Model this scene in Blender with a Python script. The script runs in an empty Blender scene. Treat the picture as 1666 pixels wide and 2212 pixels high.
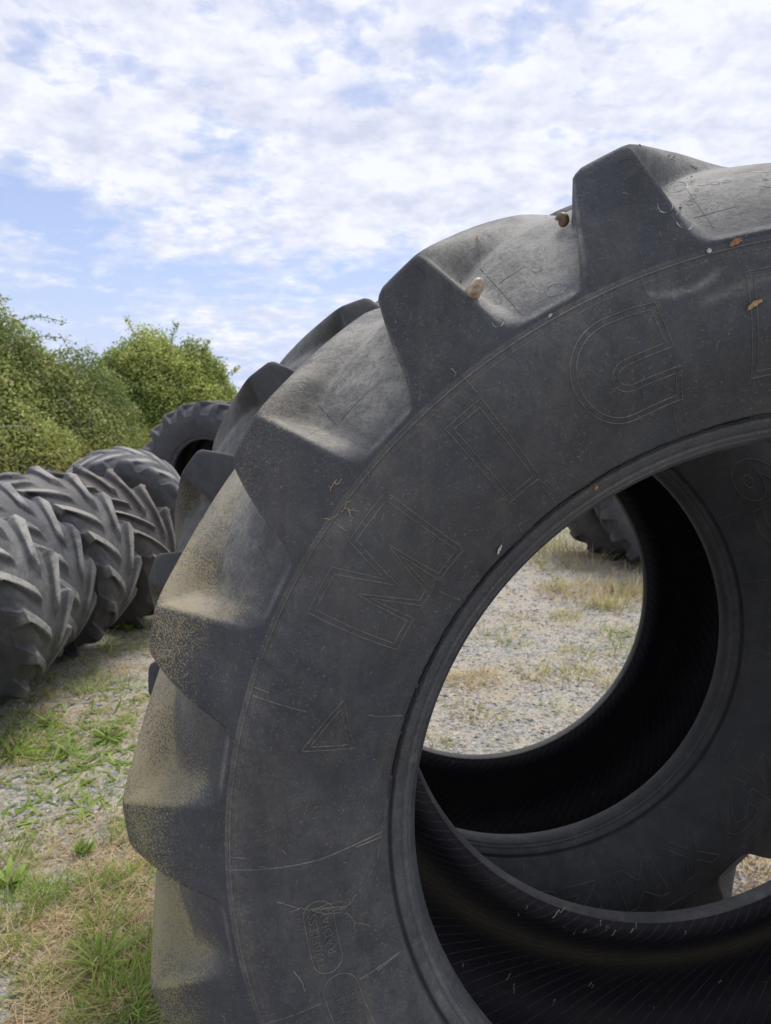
import bpy, math, random
import numpy as np
from mathutils import Matrix, Vector
rng = np.random.default_rng(7)
random.seed(7)
S = bpy.context.scene
# ------------------------------------------------------------------ camera
CAM = np.array([0.0, 0.0, 1.520])
PH = 0.147122                       # camera looks down 8.4 degrees
FPX = 1660.0                        # focal length in pixels of a 1666 x 2212 picture
cd = bpy.data.cameras.new('camera'); cam = bpy.data.objects.new('camera', cd); S.collection.objects.link(cam)
cam.location = CAM; cam.rotation_euler = (math.pi/2 - PH, 0, 0)
cd.sensor_fit = 'VERTICAL'; cd.sensor_height = 36.0; cd.lens = 36.0*FPX/2212.0
cd.clip_start = 0.02; cd.clip_end = 6000
cd.dof.use_dof = True; cd.dof.focus_distance = 1.05; cd.dof.aperture_fstop = 11.0
S.camera = cam
# ------------------------------------------------------------------ world: Nishita sky with a broken cloud deck
SUN_EL, SUN_AZ = math.radians(64), math.radians(18)      # azimuth measured clockwise from +Y (view direction)
w = bpy.data.worlds.new('World'); S.world = w; w.use_nodes = True
NT = w.node_tree; NT.nodes.clear()
def nd(nt, t, **kw):
    n = nt.nodes.new(t)
    for k, v in kw.items():
        if k.startswith('_'): setattr(n, k[1:], v)
        else: n.inputs[k.replace('__', ' ')].default_value = v
    return n
def math_(nt, op, a, b=None, c=None, clamp=False):
    n = nt.nodes.new('ShaderNodeMath'); n.operation = op; n.use_clamp = clamp
    for i, v in enumerate((a, b, c)):
        if v is None: continue
        if isinstance(v, (int, float)): n.inputs[i].default_value = v
        else: nt.links.new(v, n.inputs[i])
    return n.outputs[0]
def ramp(nt, src, pts, interp='LINEAR'):
    n = nt.nodes.new('ShaderNodeValToRGB'); cr = n.color_ramp; cr.interpolation = interp
    while len(cr.elements) > len(pts): cr.elements.remove(cr.elements[-1])
    while len(cr.elements) < len(pts): cr.elements.new(0.5)
    for e, (p, c) in zip(cr.elements, pts):
        e.position = p; e.color = (c, c, c, 1) if isinstance(c, (int, float)) else (*c, 1)
    nt.links.new(src, n.inputs[0]); return n.outputs[0]
def mixc(nt, fac, a, b, mode='MIX'):
    n = nt.nodes.new('ShaderNodeMix'); n.data_type = 'RGBA'; n.blend_type = mode; n.clamp_factor = True
    for k, v in ((0, fac), (6, a), (7, b)):
        if isinstance(v, (int, float)): n.inputs[k].default_value = v if k == 0 else (v, v, v, 1)
        elif isinstance(v, tuple): n.inputs[k].default_value = (*v, 1)
        else: nt.links.new(v, n.inputs[k])
    return n.outputs[2]
def noise(nt, vec, scale, detail=4, rough=0.55, dist=0.0, off=None):
    n = nt.nodes.new('ShaderNodeTexNoise'); n.inputs['Scale'].default_value = scale; n.inputs['Detail'].default_value = detail
    n.inputs['Roughness'].default_value = rough; n.inputs['Distortion'].default_value = dist
    if off is not None:
        m = nt.nodes.new('ShaderNodeMapping'); m.inputs['Location'].default_value = off; nt.links.new(vec, m.inputs['Vector']); vec = m.outputs[0]
    nt.links.new(vec, n.inputs['Vector']); return n.outputs[0]
tc = nd(NT, 'ShaderNodeTexCoord'); sep = nd(NT, 'ShaderNodeSeparateXYZ'); NT.links.new(tc.outputs['Generated'], sep.inputs[0])
zc = math_(NT, 'ADD', math_(NT, 'MAXIMUM', sep.outputs[2], 0.0), 0.24)
px = math_(NT, 'DIVIDE', sep.outputs[0], zc); py = math_(NT, 'DIVIDE', sep.outputs[1], zc)
cmb = nd(NT, 'ShaderNodeCombineXYZ'); NT.links.new(px, cmb.inputs[0]); NT.links.new(py, cmb.inputs[1])
P = cmb.outputs[0]
big = noise(NT, P, 0.95, 2, 0.5, 0.0, (3.1, 7.7, 0))
mid = noise(NT, P, 3.6, 3, 0.5, 0.1, (1.3, 2.2, 0))
fine = noise(NT, P, 12.0, 6, 0.60, 0.15)
dens = math_(NT, 'ADD', math_(NT, 'MULTIPLY', big, 0.60), math_(NT, 'ADD', math_(NT, 'MULTIPLY', mid, 0.60), math_(NT, 'MULTIPLY', fine, 0.55)))
elev = ramp(NT, sep.outputs[2], [(0.0, 0.0), (0.10, 0.02), (0.18, 0.12), (0.30, 0.17), (0.5, 0.115)])
dens = math_(NT, 'ADD', dens, elev)
dens = math_(NT, 'ADD', dens, math_(NT, 'MULTIPLY', px, 0.035))
def patch(cx, cy, rx, ry, amp):
    a = math_(NT, 'DIVIDE', math_(NT, 'SUBTRACT', px, cx), rx); b = math_(NT, 'DIVIDE', math_(NT, 'SUBTRACT', py, cy), ry)
    d2 = math_(NT, 'ADD', math_(NT, 'MULTIPLY', a, a), math_(NT, 'MULTIPLY', b, b))
    return math_(NT, 'MULTIPLY', math_(NT, 'MAXIMUM', math_(NT, 'SUBTRACT', 1.0, d2), 0.0), amp)
for a_ in [(-.78, 1.98, .38, .22, -.11), (-.05, 1.02, .30, .12, -.07), (-.3, 2.55, 1.2, .25, -.10), (.75, 1.15, .5, .6, .12), (-.2, 1.5, .7, .3, .06)]: dens = math_(NT, 'ADD', dens, patch(*a_))
cov = ramp(NT, dens, [(0.80, 0.0), (0.94, 0.58), (1.08, 0.97)])
fine2 = noise(NT, P, 5.0, 4, 0.5, 0.2, (9, 4, 0)); fine3 = noise(NT, P, 14.0, 5, 0.58, 0.1, (2, 14, 0))
fs = math_(NT, 'ADD', math_(NT, 'MULTIPLY', fine2, 0.5), math_(NT, 'MULTIPLY', fine3, 0.5))
ccol = ramp(NT, fs, [(0.36, (0.54, 0.575, 0.70)), (0.47, (0.64, 0.665, 0.77)), (0.58, (0.76, 0.775, 0.84))])
SKY = nd(NT, 'ShaderNodeTexSky', _sky_type='NISHITA', _sun_disc=False, _sun_elevation=SUN_EL, _sun_rotation=SUN_AZ, _altitude=50, _air_density=1.0, _dust_density=0.6, _ozone_density=2.0)
skyc = mixc(NT, 1.0, SKY.outputs[0], (0.112, 0.102, 0.108), 'MULTIPLY')
low = ramp(NT, sep.outputs[2], [(0.0, 0.95), (0.05, 0.75), (0.12, 0.50), (0.30, 0.35)])
skyc = mixc(NT, low, skyc, (0.45, 0.53, 0.79))
allc = mixc(NT, cov, skyc, ccol)
bg = nd(NT, 'ShaderNodeBackground', Strength=1.0); NT.links.new(allc, bg.inputs[0])
wo = nd(NT, 'ShaderNodeOutputWorld'); NT.links.new(bg.outputs[0], wo.inputs[0])
# ------------------------------------------------------------------ sun (veiled by thin cloud)
sl = bpy.data.lights.new('sun', 'SUN'); sl.energy = 2.2; sl.angle = math.radians(26); sl.color = (1.0, 0.95, 0.88)
so = bpy.data.objects.new('sun', sl); S.collection.objects.link(so)
sd = Vector((math.sin(SUN_AZ)*math.cos(SUN_EL), math.cos(SUN_AZ)*math.cos(SUN_EL), math.sin(SUN_EL)))
so.rotation_euler = sd.to_track_quat('Z', 'Y').to_euler(); so.location = sd*30
S.view_settings.view_transform = 'Standard'; S.view_settings.look = 'None'; S.view_settings.exposure = 0.35; S.view_settings.gamma = 1.0
S.cycles.use_denoising = True; S.cycles.max_bounces = 6
# ------------------------------------------------------------------ helpers
def G(u, v):                                             # picture direction -> point on the ground
    x, y = (u-833.)/FPX, (v-1106.)/FPX
    d = np.array([x, math.cos(PH)-y*math.sin(PH), -(y*math.cos(PH)+math.sin(PH))])
    t = -CAM[2]/d[2]; p = CAM+d*t; return float(p[0]), float(p[1])
def tag(o, label=None, cat=None, group=None, kind=None):
    for k, v in (('label', label), ('category', cat), ('group', group), ('kind', kind)):
        if v: o[k] = v
    return o
def link(name, me, mat=None, parent=None):
    o = bpy.data.objects.new(name, me); S.collection.objects.link(o)
    if mat: me.materials.append(mat)
    if parent: o.parent = parent
    return o
def empty(name, loc=(0, 0, 0), M=None):
    o = bpy.data.objects.new(name, None); S.collection.objects.link(o); o.empty_display_size = 0.1
    if M is not None: o.matrix_world = M
    else: o.location = loc
    return o
def mesh(name, V, F, smooth=True, attrs=None, col=None, uv=None):
    """V (n,3); F (m,k) uniform polygons"""
    V = np.asarray(V, np.float32); F = np.asarray(F, np.int32)
    me = bpy.data.meshes.new(name)
    me.vertices.add(len(V)); me.vertices.foreach_set('co', V.ravel())
    m, k = F.shape
    me.loops.add(m*k); me.loops.foreach_set('vertex_index', F.ravel())
    me.polygons.add(m); me.polygons.foreach_set('loop_start', np.arange(0, m*k, k, dtype=np.int32))
    me.polygons.foreach_set('loop_total', np.full(m, k, np.int32))
    me.polygons.foreach_set('use_smooth', np.full(m, smooth, bool))
    for n, a in (attrs or {}).items():
        at = me.attributes.new(n, 'FLOAT', 'POINT'); at.data.foreach_set('value', np.asarray(a, np.float32).ravel())
    if col is not None:
        at = me.attributes.new('Col', 'FLOAT_COLOR', 'POINT')
        c = np.ones((len(V), 4), np.float32); c[:, :3] = col; at.data.foreach_set('color', c.ravel())
    if uv is not None:
        l = me.uv_layers.new(name='UVMap'); l.data.foreach_set('uv', np.asarray(uv, np.float32)[F.ravel()].ravel())
    me.update(calc_edges=True); me.validate()
    return me
def grid_faces(R, C, close=True, flip=False, base=0):
    r = np.arange(R-1)[:, None]; c = np.arange(C if close else C-1)[None, :]
    a = r*C+c; b = r*C+(c+1) % C; d = (r+1)*C+c; e = (r+1)*C+(c+1) % C
    F = np.stack([a, b, e, d], -1).reshape(-1, 4)+base
    return F[:, ::-1] if flip else F
def mat_new(name):
    m = bpy.data.materials.new(name); m.use_nodes = True; nt = m.node_tree
    b = nt.nodes['Principled BSDF']; return m, nt, b
def attr(nt, name, out='Fac'):
    n = nt.nodes.new('ShaderNodeAttribute'); n.attribute_name = name; return n.outputs[out]
def obco(nt): return nt.nodes.new('ShaderNodeTexCoord').outputs['Object']
def bump(nt, b, h, strength, dist):
    n = nt.nodes.new('ShaderNodeBump'); n.inputs['Strength'].default_value = strength; n.inputs['Distance'].default_value = dist
    nt.links.new(h, n.inputs['Height'])
    prev = b.inputs['Normal'].links
    if prev: nt.links.new(prev[0].from_socket, n.inputs['Normal'])
    nt.links.new(n.outputs[0], b.inputs['Normal'])
# ------------------------------------------------------------------ materials
def rubber(name, base=(0.0285, 0.0335, 0.0475), dustc=(0.275, 0.268, 0.245), mossc=(0.31, 0.26, 0.155), amt=1.0, blur=1.0, sc=1.0, fleck=0.42, patch=0.0):
    m, nt, b = mat_new(name); co = obco(nt)
    dust = attr(nt, 'dust'); moss = attr(nt, 'moss')
    n1 = noise(nt, co, 9*sc, 6, 0.6, 0.4); n2 = noise(nt, co, 230*sc, 3, 0.7); n3 = noise(nt, co, 45*sc, 5, 0.7, 0.5)
    basec = mixc(nt, ramp(nt, n1, [(0.35, 0.0), (0.68, 1.0)]), tuple(x*0.72 for x in base), tuple(x*1.30 for x in base))
    basec = mixc(nt, math_(nt, 'MULTIPLY', ramp(nt, n3, [(0.35, 0.0), (0.8, 1.0)]), 0.22), basec, (0.105, 0.105, 0.105))
    basec = mixc(nt, math_(nt, 'MULTIPLY', ramp(nt, noise(nt, co, 3.3, 5, 0.6, 0.8, (2, 8, 5)), [(0.48, 0.0), (0.66, 1.0)]), 0.55), basec, tuple(x*0.45 for x in base))
    basec = mixc(nt, math_(nt, 'MULTIPLY', ramp(nt, noise(nt, co, 2.1, 4, 0.6, 0.5, (6, 1, 9)), [(0.46, 0.0), (0.66, 1.0)]), 0.34), basec, (0.066, 0.061, 0.056))
    mpv = nt.nodes.new('ShaderNodeMapping'); mpv.inputs['Scale'].default_value = (1.0, 1.0, 0.18); nt.links.new(co, mpv.inputs[0])
    basec = mixc(nt, math_(nt, 'MULTIPLY', ramp(nt, noise(nt, mpv.outputs[0], 26, 5, 0.65, 0.6), [(0.53, 0.0), (0.70, 1.0)]), 0.30), basec, (0.10, 0.09, 0.078))
    if patch: basec = mixc(nt, math_(nt, 'MULTIPLY', ramp(nt, noise(nt, co, 2.6, 5, 0.6, 0.6, (7, 3, 2)), [(0.50, 0.0), (0.58, 1.0)]), patch), basec, (0.022, 0.024, 0.030))
    # dust film: more where the attribute says so, broken by noise
    f = math_(nt, 'MULTIPLY', dust, ramp(nt, n3, [(0.22, 0.30), (0.72, 1.05)]))
    f = math_(nt, 'MULTIPLY', f, ramp(nt, noise(nt, co, 4.5, 6, 0.68, 1.2, (8, 2, 4)), [(0.34, 0.35), (0.52, 1.0), (0.68, 1.7)]))
    f = math_(nt, 'MULTIPLY', f, ramp(nt, n2, [(0.30, 0.55), (0.62, 1.1)]))
    gz = nt.nodes.new('ShaderNodeNewGeometry'); sz = nt.nodes.new('ShaderNodeSeparateXYZ'); nt.links.new(gz.outputs['Normal'], sz.inputs[0])
    f = math_(nt, 'MULTIPLY', f, ramp(nt, math_(nt, 'MULTIPLY_ADD', sz.outputs[2], 0.5, 0.5), [(0.30, 0.30), (0.55, 0.72), (0.85, 1.15)]))
    f = math_(nt, 'MULTIPLY', f, amt, clamp=True)
    film = mixc(nt, math_(nt, 'MULTIPLY', moss, 0.7, clamp=True), dustc, (0.29, 0.255, 0.19))
    c = mixc(nt, f, basec, film)
    # fine pale flecks everywhere
    sp = ramp(nt, noise(nt, co, 330*sc, 2, 0.6, 0.8), [(0.60, 0.0), (0.70, 1.0)])
    sp = math_(nt, 'MULTIPLY', sp, math_(nt, 'MULTIPLY', ramp(nt, noise(nt, co, 14*sc, 4, 0.6, 0, (4, 4, 4)), [(0.35, 0.15), (0.65, 1.0)]), fleck))
    c = mixc(nt, sp, c, (0.30, 0.28, 0.24))
    # yellow lichen grains, gathered in crusts
    moss = math_(nt, 'MULTIPLY', moss, ramp(nt, noise(nt, co, 11, 5, 0.65, 0.9, (3, 3, 8)), [(0.34, 0.75), (0.50, 0.98), (0.66, 1.15)]))
    thr = math_(nt, 'SUBTRACT', 0.68, math_(nt, 'MULTIPLY', moss, 0.27))
    ms = math_(nt, 'MULTIPLY', math_(nt, 'SUBTRACT', noise(nt, co, 420*sc, 4, 0.8, 0.2, (1, 2, 3)), thr), 9.0, clamp=True)
    ms = math_(nt, 'MULTIPLY', ms, math_(nt, 'MULTIPLY', math_(nt, 'ADD', moss, 0.25), 1.2, clamp=True))
    c = mixc(nt, ms, c, mixc(nt, ramp(nt, noise(nt, co, 12*sc, 3), [(0.4, 0.0), (0.6, 1.0)]), mossc, tuple(x*y for x, y in zip(mossc, (1.05, 1.08, 1.4)))) if False else mixc(nt, attr(nt, 'olive'), mossc, (0.25, 0.225, 0.10)))
    nt.links.new(c, b.inputs['Base Color'])
    rr = ramp(nt, n3, [(0.2, 0.62), (0.8, 0.82)]); nt.links.new(rr, b.inputs['Roughness'])
    b.inputs['Specular IOR Level'].default_value = 0.42
    bump(nt, b, n3, 0.55*blur, 0.003); bump(nt, b, n2, 0.45*blur, 0.0012)
    if fleck > .2:                                    # perished rubber: fine crazing
        cr_ = nt.nodes.new('ShaderNodeTexVoronoi'); cr_.feature = 'DISTANCE_TO_EDGE'; cr_.inputs['Scale'].default_value = 70
        mq = nt.nodes.new('ShaderNodeMapping'); mq.inputs['Scale'].default_value = (1, .45, 1); nt.links.new(co, mq.inputs[0]); nt.links.new(mq.outputs[0], cr_.inputs['Vector'])
        gate = ramp(nt, noise(nt, co, 6, 4, 0.6, 0.5, (5, 5, 5)), [(0.50, 0.0), (0.62, 1.0)])
        bump(nt, b, math_(nt, 'MULTIPLY', math_(nt, 'MINIMUM', cr_.outputs['Distance'], 0.06), math_(nt, 'MULTIPLY', gate, 10.0)), 0.5, 0.0012)
    vor = nt.nodes.new('ShaderNodeTexVoronoi'); vor.feature = 'DISTANCE_TO_EDGE'; vor.inputs['Scale'].default_value = 26*sc
    mp = nt.nodes.new('ShaderNodeMapping'); mp.inputs['Scale'].default_value = (1, 3.0, 1); nt.links.new(co, mp.inputs[0]); nt.links.new(mp.outputs[0], vor.inputs['Vector'])
    return m
M_RUB = rubber('weathered_rubber')
M_LET = rubber('worn_raised_rubber', base=(.060, .060, .062), dustc=(.33, .31, .26), amt=1.2)
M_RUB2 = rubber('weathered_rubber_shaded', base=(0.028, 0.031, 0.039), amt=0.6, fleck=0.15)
M_OLD = rubber('grey_dusty_rubber', base=(0.052, 0.058, 0.075), dustc=(0.33, 0.32, 0.295), amt=1.0, sc=0.6, fleck=0.12, patch=.8)
M_WET = rubber('black_streaked_rubber', base=(0.040, 0.046, 0.061), dustc=(0.31, 0.29, 0.26), amt=1.5, sc=0.6, fleck=0.12, patch=1.0)
M_PALE_TOP = rubber('rubber_with_pale_bars', base=(0.045, 0.051, 0.067), dustc=(0.38, 0.365, 0.33), amt=1.6, sc=0.6, fleck=0.12, patch=.5)
M_BRN = rubber('brownish_dusty_rubber', base=(0.066, 0.062, 0.063), dustc=(0.30, 0.27, 0.23), amt=1.0, sc=0.6, fleck=0.12, patch=.4)
M_DRK = rubber('dark_rubber', base=(0.042, 0.045, 0.058), dustc=(0.20, 0.19, 0.17), amt=1.0, sc=0.6, fleck=0.1)
def liner_mat():
    m, nt, b = mat_new('ribbed_inner_liner')
    uv = nt.nodes.new('ShaderNodeUVMap').outputs[0]; sp = nt.nodes.new('ShaderNodeSeparateXYZ'); nt.links.new(uv, sp.inputs[0])
    u, v = sp.outputs[0], sp.outputs[1]
    co = obco(nt); nz = noise(nt, co, 5, 3)
    def lines(expr, w0):
        fr = math_(nt, 'FRACT', expr); d = math_(nt, 'ABSOLUTE', math_(nt, 'SUBTRACT', fr, 0.5))
        return ramp(nt, d, [(0.0, 1.0), (w0, 0.0)])
    vv = math_(nt, 'MULTIPLY', v, v)
    a = lines(math_(nt, 'MULTIPLY', math_(nt, 'ADD', u, math_(nt, 'MULTIPLY', v, 1.5)), 23.0), 0.055)
    c2 = lines(math_(nt, 'MULTIPLY', math_(nt, 'ADD', v, math_(nt, 'MULTIPLY', u, 0.10)), 50.0), 0.14)
    band = attr(nt, 'band')
    c2 = math_(nt, 'MULTIPLY', c2, band)
    h = math_(nt, 'MAXIMUM', a, c2)
    dn = ramp(nt, noise(nt, co, 30, 5, 0.7), [(0.3, 0.2), (0.7, 1.0)])
    base = mixc(nt, band, (0.020, 0.017, 0.023), (0.13, 0.115, 0.08))
    c = mixc(nt, math_(nt, 'MULTIPLY', math_(nt, 'MULTIPLY', a, dn), 0.60), base, (0.24, 0.21, 0.155))
    c = mixc(nt, math_(nt, 'MULTIPLY', c2, 0.6), c, (0.03, 0.027, 0.022))
    c = mixc(nt, math_(nt, 'MULTIPLY', ramp(nt, noise(nt, co, 7, 5, 0.65, 0.7), [(0.5, 0.0), (0.68, 1.0)]), 0.35), c, (0.055, 0.05, 0.045))
    sk = ramp(nt, noise(nt, co, 90, 2, 0.5, 0.5), [(0.70, 0.0), (0.76, 1.0)])
    c = mixc(nt, math_(nt, 'MULTIPLY', sk, 0.35), c, (0.3, 0.28, 0.25))
    nt.links.new(c, b.inputs['Base Color']); b.inputs['Roughness'].default_value = 0.62; b.inputs['Specular IOR Level'].default_value = 0.35
    bump(nt, b, h, 0.35, 0.002)
    return m
M_LIN = liner_mat()
def colmat(name, rough=0.8, spec=0.3, trans=0.0, vary=0.0, sc=40):
    m, nt, b = mat_new(name); c = attr(nt, 'Col', 'Color')
    if vary:
        n = noise(nt, obco(nt), sc, 3, 0.6); c = mixc(nt, ramp(nt, n, [(0.3, 0.0), (0.7, vary)]), c, (0.02, 0.02, 0.015))
    nt.links.new(c, b.inputs['Base Color']); b.inputs['Roughness'].default_value = rough; b.inputs['Specular IOR Level'].default_value = spec
    if trans:
        t = nt.nodes.new('ShaderNodeBsdfTranslucent'); nt.links.new(c, t.inputs[0]); mx = nt.nodes.new('ShaderNodeMixShader'); mx.inputs[0].default_value = trans
        nt.links.new(b.outputs[0], mx.inputs[1]); nt.links.new(t.outputs[0], mx.inputs[2]); nt.links.new(mx.outputs[0], nt.nodes['Material Output'].inputs[0])
    return m
M_LEAF = colmat('leaf', 0.6, 0.3, 0.30); M_GRASS = colmat('grass_blade', 0.65, 0.25, 0.30); M_STONE = colmat('slate_chip', 0.85, 0.25, 0, 0.15, 120)
M_TWIG = colmat('twig_bark', 0.85, 0.2)
def plain(name, c, rough=0.7, c2=None, sc=60, spec=0.3):
    m, nt, b = mat_new(name)
    n = noise(nt, obco(nt), sc, 4, 0.65, 0.5); cc = mixc(nt, ramp(nt, n, [(0.38, 0.0), (0.62, 1.0)]), c, c2 or tuple(x*0.7 for x in c))
    nt.links.new(cc, b.inputs['Base Color']); b.inputs['Roughness'].default_value = rough; b.inputs['Specular IOR Level'].default_value = spec
    bump(nt, b, n, 0.3, 0.001); return m
# ------------------------------------------------------------------ ground
def gh(x, y):
    x = np.asarray(x, float); y = np.asarray(y, float)
    h = 0.010*np.sin(1.9*x+0.7*y)+0.008*np.sin(3.1*y-1.3*x+1)+0.005*np.sin(7.3*x+2.0)*np.sin(6.1*y)-0.012
    return h
gx = np.unique(np.concatenate([np.linspace(-8, 8, 161), np.sign(np.linspace(-1, 1, 61))*np.abs(np.linspace(-1, 1, 61))**4*3000]))
gy = np.unique(np.concatenate([np.linspace(-4, 14, 181), 14+np.linspace(0, 1, 40)**4*3500, -4-np.linspace(0, 1, 20)**4*600]))
X, Y = np.meshgrid(gx, gy); near = np.clip((60-np.hypot(X, Y))/40, 0, 1)
V = np.stack([X, Y, gh(X, Y)*near], -1).reshape(-1, 3)
m, nt, b = mat_new('gravel_yard'); co = obco(nt)
vo = nt.nodes.new('ShaderNodeTexVoronoi'); vo.inputs['Scale'].default_value = 75; nt.links.new(co, vo.inputs['Vector'])
vo2 = nt.nodes.new('ShaderNodeTexVoronoi'); vo2.inputs['Scale'].default_value = 210; nt.links.new(co, vo2.inputs['Vector'])
sepc = nt.nodes.new('ShaderNodeSeparateColor'); nt.links.new(vo.outputs['Color'], sepc.inputs[0])
peb = ramp(nt, sepc.outputs[0], [(0.0, (0.10, 0.11, 0.12)), (0.3, (0.27, 0.27, 0.26)), (0.6, (0.40, 0.36, 0.30)), (0.85, (0.30, 0.32, 0.34)), (1.0, (0.52, 0.49, 0.43))])
sepd = nt.nodes.new('ShaderNodeSeparateColor'); nt.links.new(vo2.outputs['Color'], sepd.inputs[0])
grit = ramp(nt, sepd.outputs[0], [(0.0, (0.24, 0.205, 0.155)), (0.5, (0.42, 0.375, 0.30)), (1.0, (0.55, 0.50, 0.41))])
c = mixc(nt, ramp(nt, noise(nt, co, 6, 5, 0.65), [(0.42, 0.0), (0.56, 0.85)]), grit, peb)
straw = ramp(nt, noise(nt, co, 1.3, 6, 0.7, 0.5, (5, 1, 0)), [(0.52, 0.0), (0.66, 0.55)])
c = mixc(nt, straw, c, (0.40, 0.31, 0.18))
sf = nt.nodes.new('ShaderNodeVectorMath'); sf.operation = 'LENGTH'; nt.links.new(co, sf.inputs[0])      # rough pasture round the yard
fld = ramp(nt, noise(nt, co, 0.12, 6, 0.65, 0.5), [(0.38, (0.12, 0.17, 0.045)), (0.52, (0.24, 0.26, 0.09)), (0.66, (0.36, 0.32, 0.16))])
edge_ = math_(nt, 'MULTIPLY', math_(nt, 'SUBTRACT', math_(nt, 'ADD', sf.outputs['Value'], math_(nt, 'MULTIPLY', noise(nt, co, 0.5, 4), 6.0)), 17.0), 0.4, clamp=True)
c = mixc(nt, edge_, c, fld)
nt.links.new(c, b.inputs['Base Color']); b.inputs['Roughness'].default_value = 0.9; b.inputs['Specular IOR Level'].default_value = 0.2
bump(nt, b, vo.outputs['Distance'], 0.7, 0.006); bump(nt, b, vo2.outputs['Distance'], 0.5, 0.003)
g = link('ground', mesh('ground', V, grid_faces(len(gy), len(gx), close=False)), m); tag(g, kind='structure')
# ------------------------------------------------------------------ tyre
def dense(pts, n):
    pts = np.array(pts, float); d = np.concatenate([[0], np.cumsum(np.linalg.norm(np.diff(pts, axis=0), axis=1))])
    s = np.linspace(0, d[-1], n)
    return np.stack([np.interp(s, d, pts[:, k]) for k in range(pts.shape[1])], 1)
def smooth_curve(pts, per=6):
    """centripetal-ish Catmull-Rom through the points"""
    P = np.array(pts, float); P = np.vstack([2*P[0]-P[1], P, 2*P[-1]-P[-2]]); out = []
    for i in range(1, len(P)-2):
        for t in np.linspace(0, 1, per, endpoint=False):
            a, b_, c_, d_ = P[i-1], P[i], P[i+1], P[i+2]
            out.append(0.5*((2*b_)+(c_-a)*t+(2*a-5*b_+4*c_-d_)*t*t+(3*b_-a-3*c_+d_)*t**3))
    out.append(P[-2]); return np.array(out)
HW = 0.532
E0 = [(.780, -.0885), (.7850, -.0882), (.7910, -.0877), (.803, -.0860), (.830, -.0795), (.858, -.0715), (.885, -.0625), (.908, -.0540), (.9190, -.0492), (.9245, -.0455), (.9272, -.0390), (.9290, -.0150), (.9305, .030), (.9325, .075), (.9345, .130), (.9360, .190), (.9365, .225), (.937, .266)]
F0 = [(.780, -.0885), (.7848, -.0882), (.7885, -.0850), (.7945, -.0780), (.808, -.0650), (.822, -.0520), (.836, -.0380), (.848, -.0240), (.8560, -.0130), (.8630, -.0020), (.8700, .0110), (.8805, .0280), (.8900, .055), (.8945, .085), (.8970, .130), (.8985, .190), (.8990, .225), (.8995, .266)]
SW0 = [(.5705, -.0300), (.5712, -.0368), (.5760, -.0405), (.592, -.0505), (.615, -.0630), (.640, -.0750), (.665, -.0840), (.690, -.0900), (.715, -.0930), (.740, -.0930), (.760, -.0910), (.772, -.0893), (.780, -.0885)]
BD0 = [(.5705, -.0300), (.5690, -.0265), (.5670, -.0270), (.5655, -.0305), (.5615, -.0295), (.5560, -.0265), (.5530, -.0245), (.5518, -.0215), (.5500, -.0232), (.5455, -.0205), (.5438, -.0170), (.5420, -.0185), (.5395, -.0160), (.5360, -.0095), (.5337, -.0030), (.533, .003), (.5333, .012), (.5345, .020), (.5372, .0235)]
LN0 = [(.5372, .0235), (.5375, .0238), (.545, .0262), (.556, .0290), (.575, .027), (.600, .012), (.63, -.006), (.665, -.026), (.70, -.040), (.74, -.048), (.775, -.046), (.805, -.034), (.828, -.012), (.845, .018), (.857, .060), (.865, .12), (.870, .19), (.872, .266)]
SWy = lambda r: np.interp(r, [p[0] for p in SW0[2:]+E0[1:8]], [p[1] for p in SW0[2:]+E0[1:8]])
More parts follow.
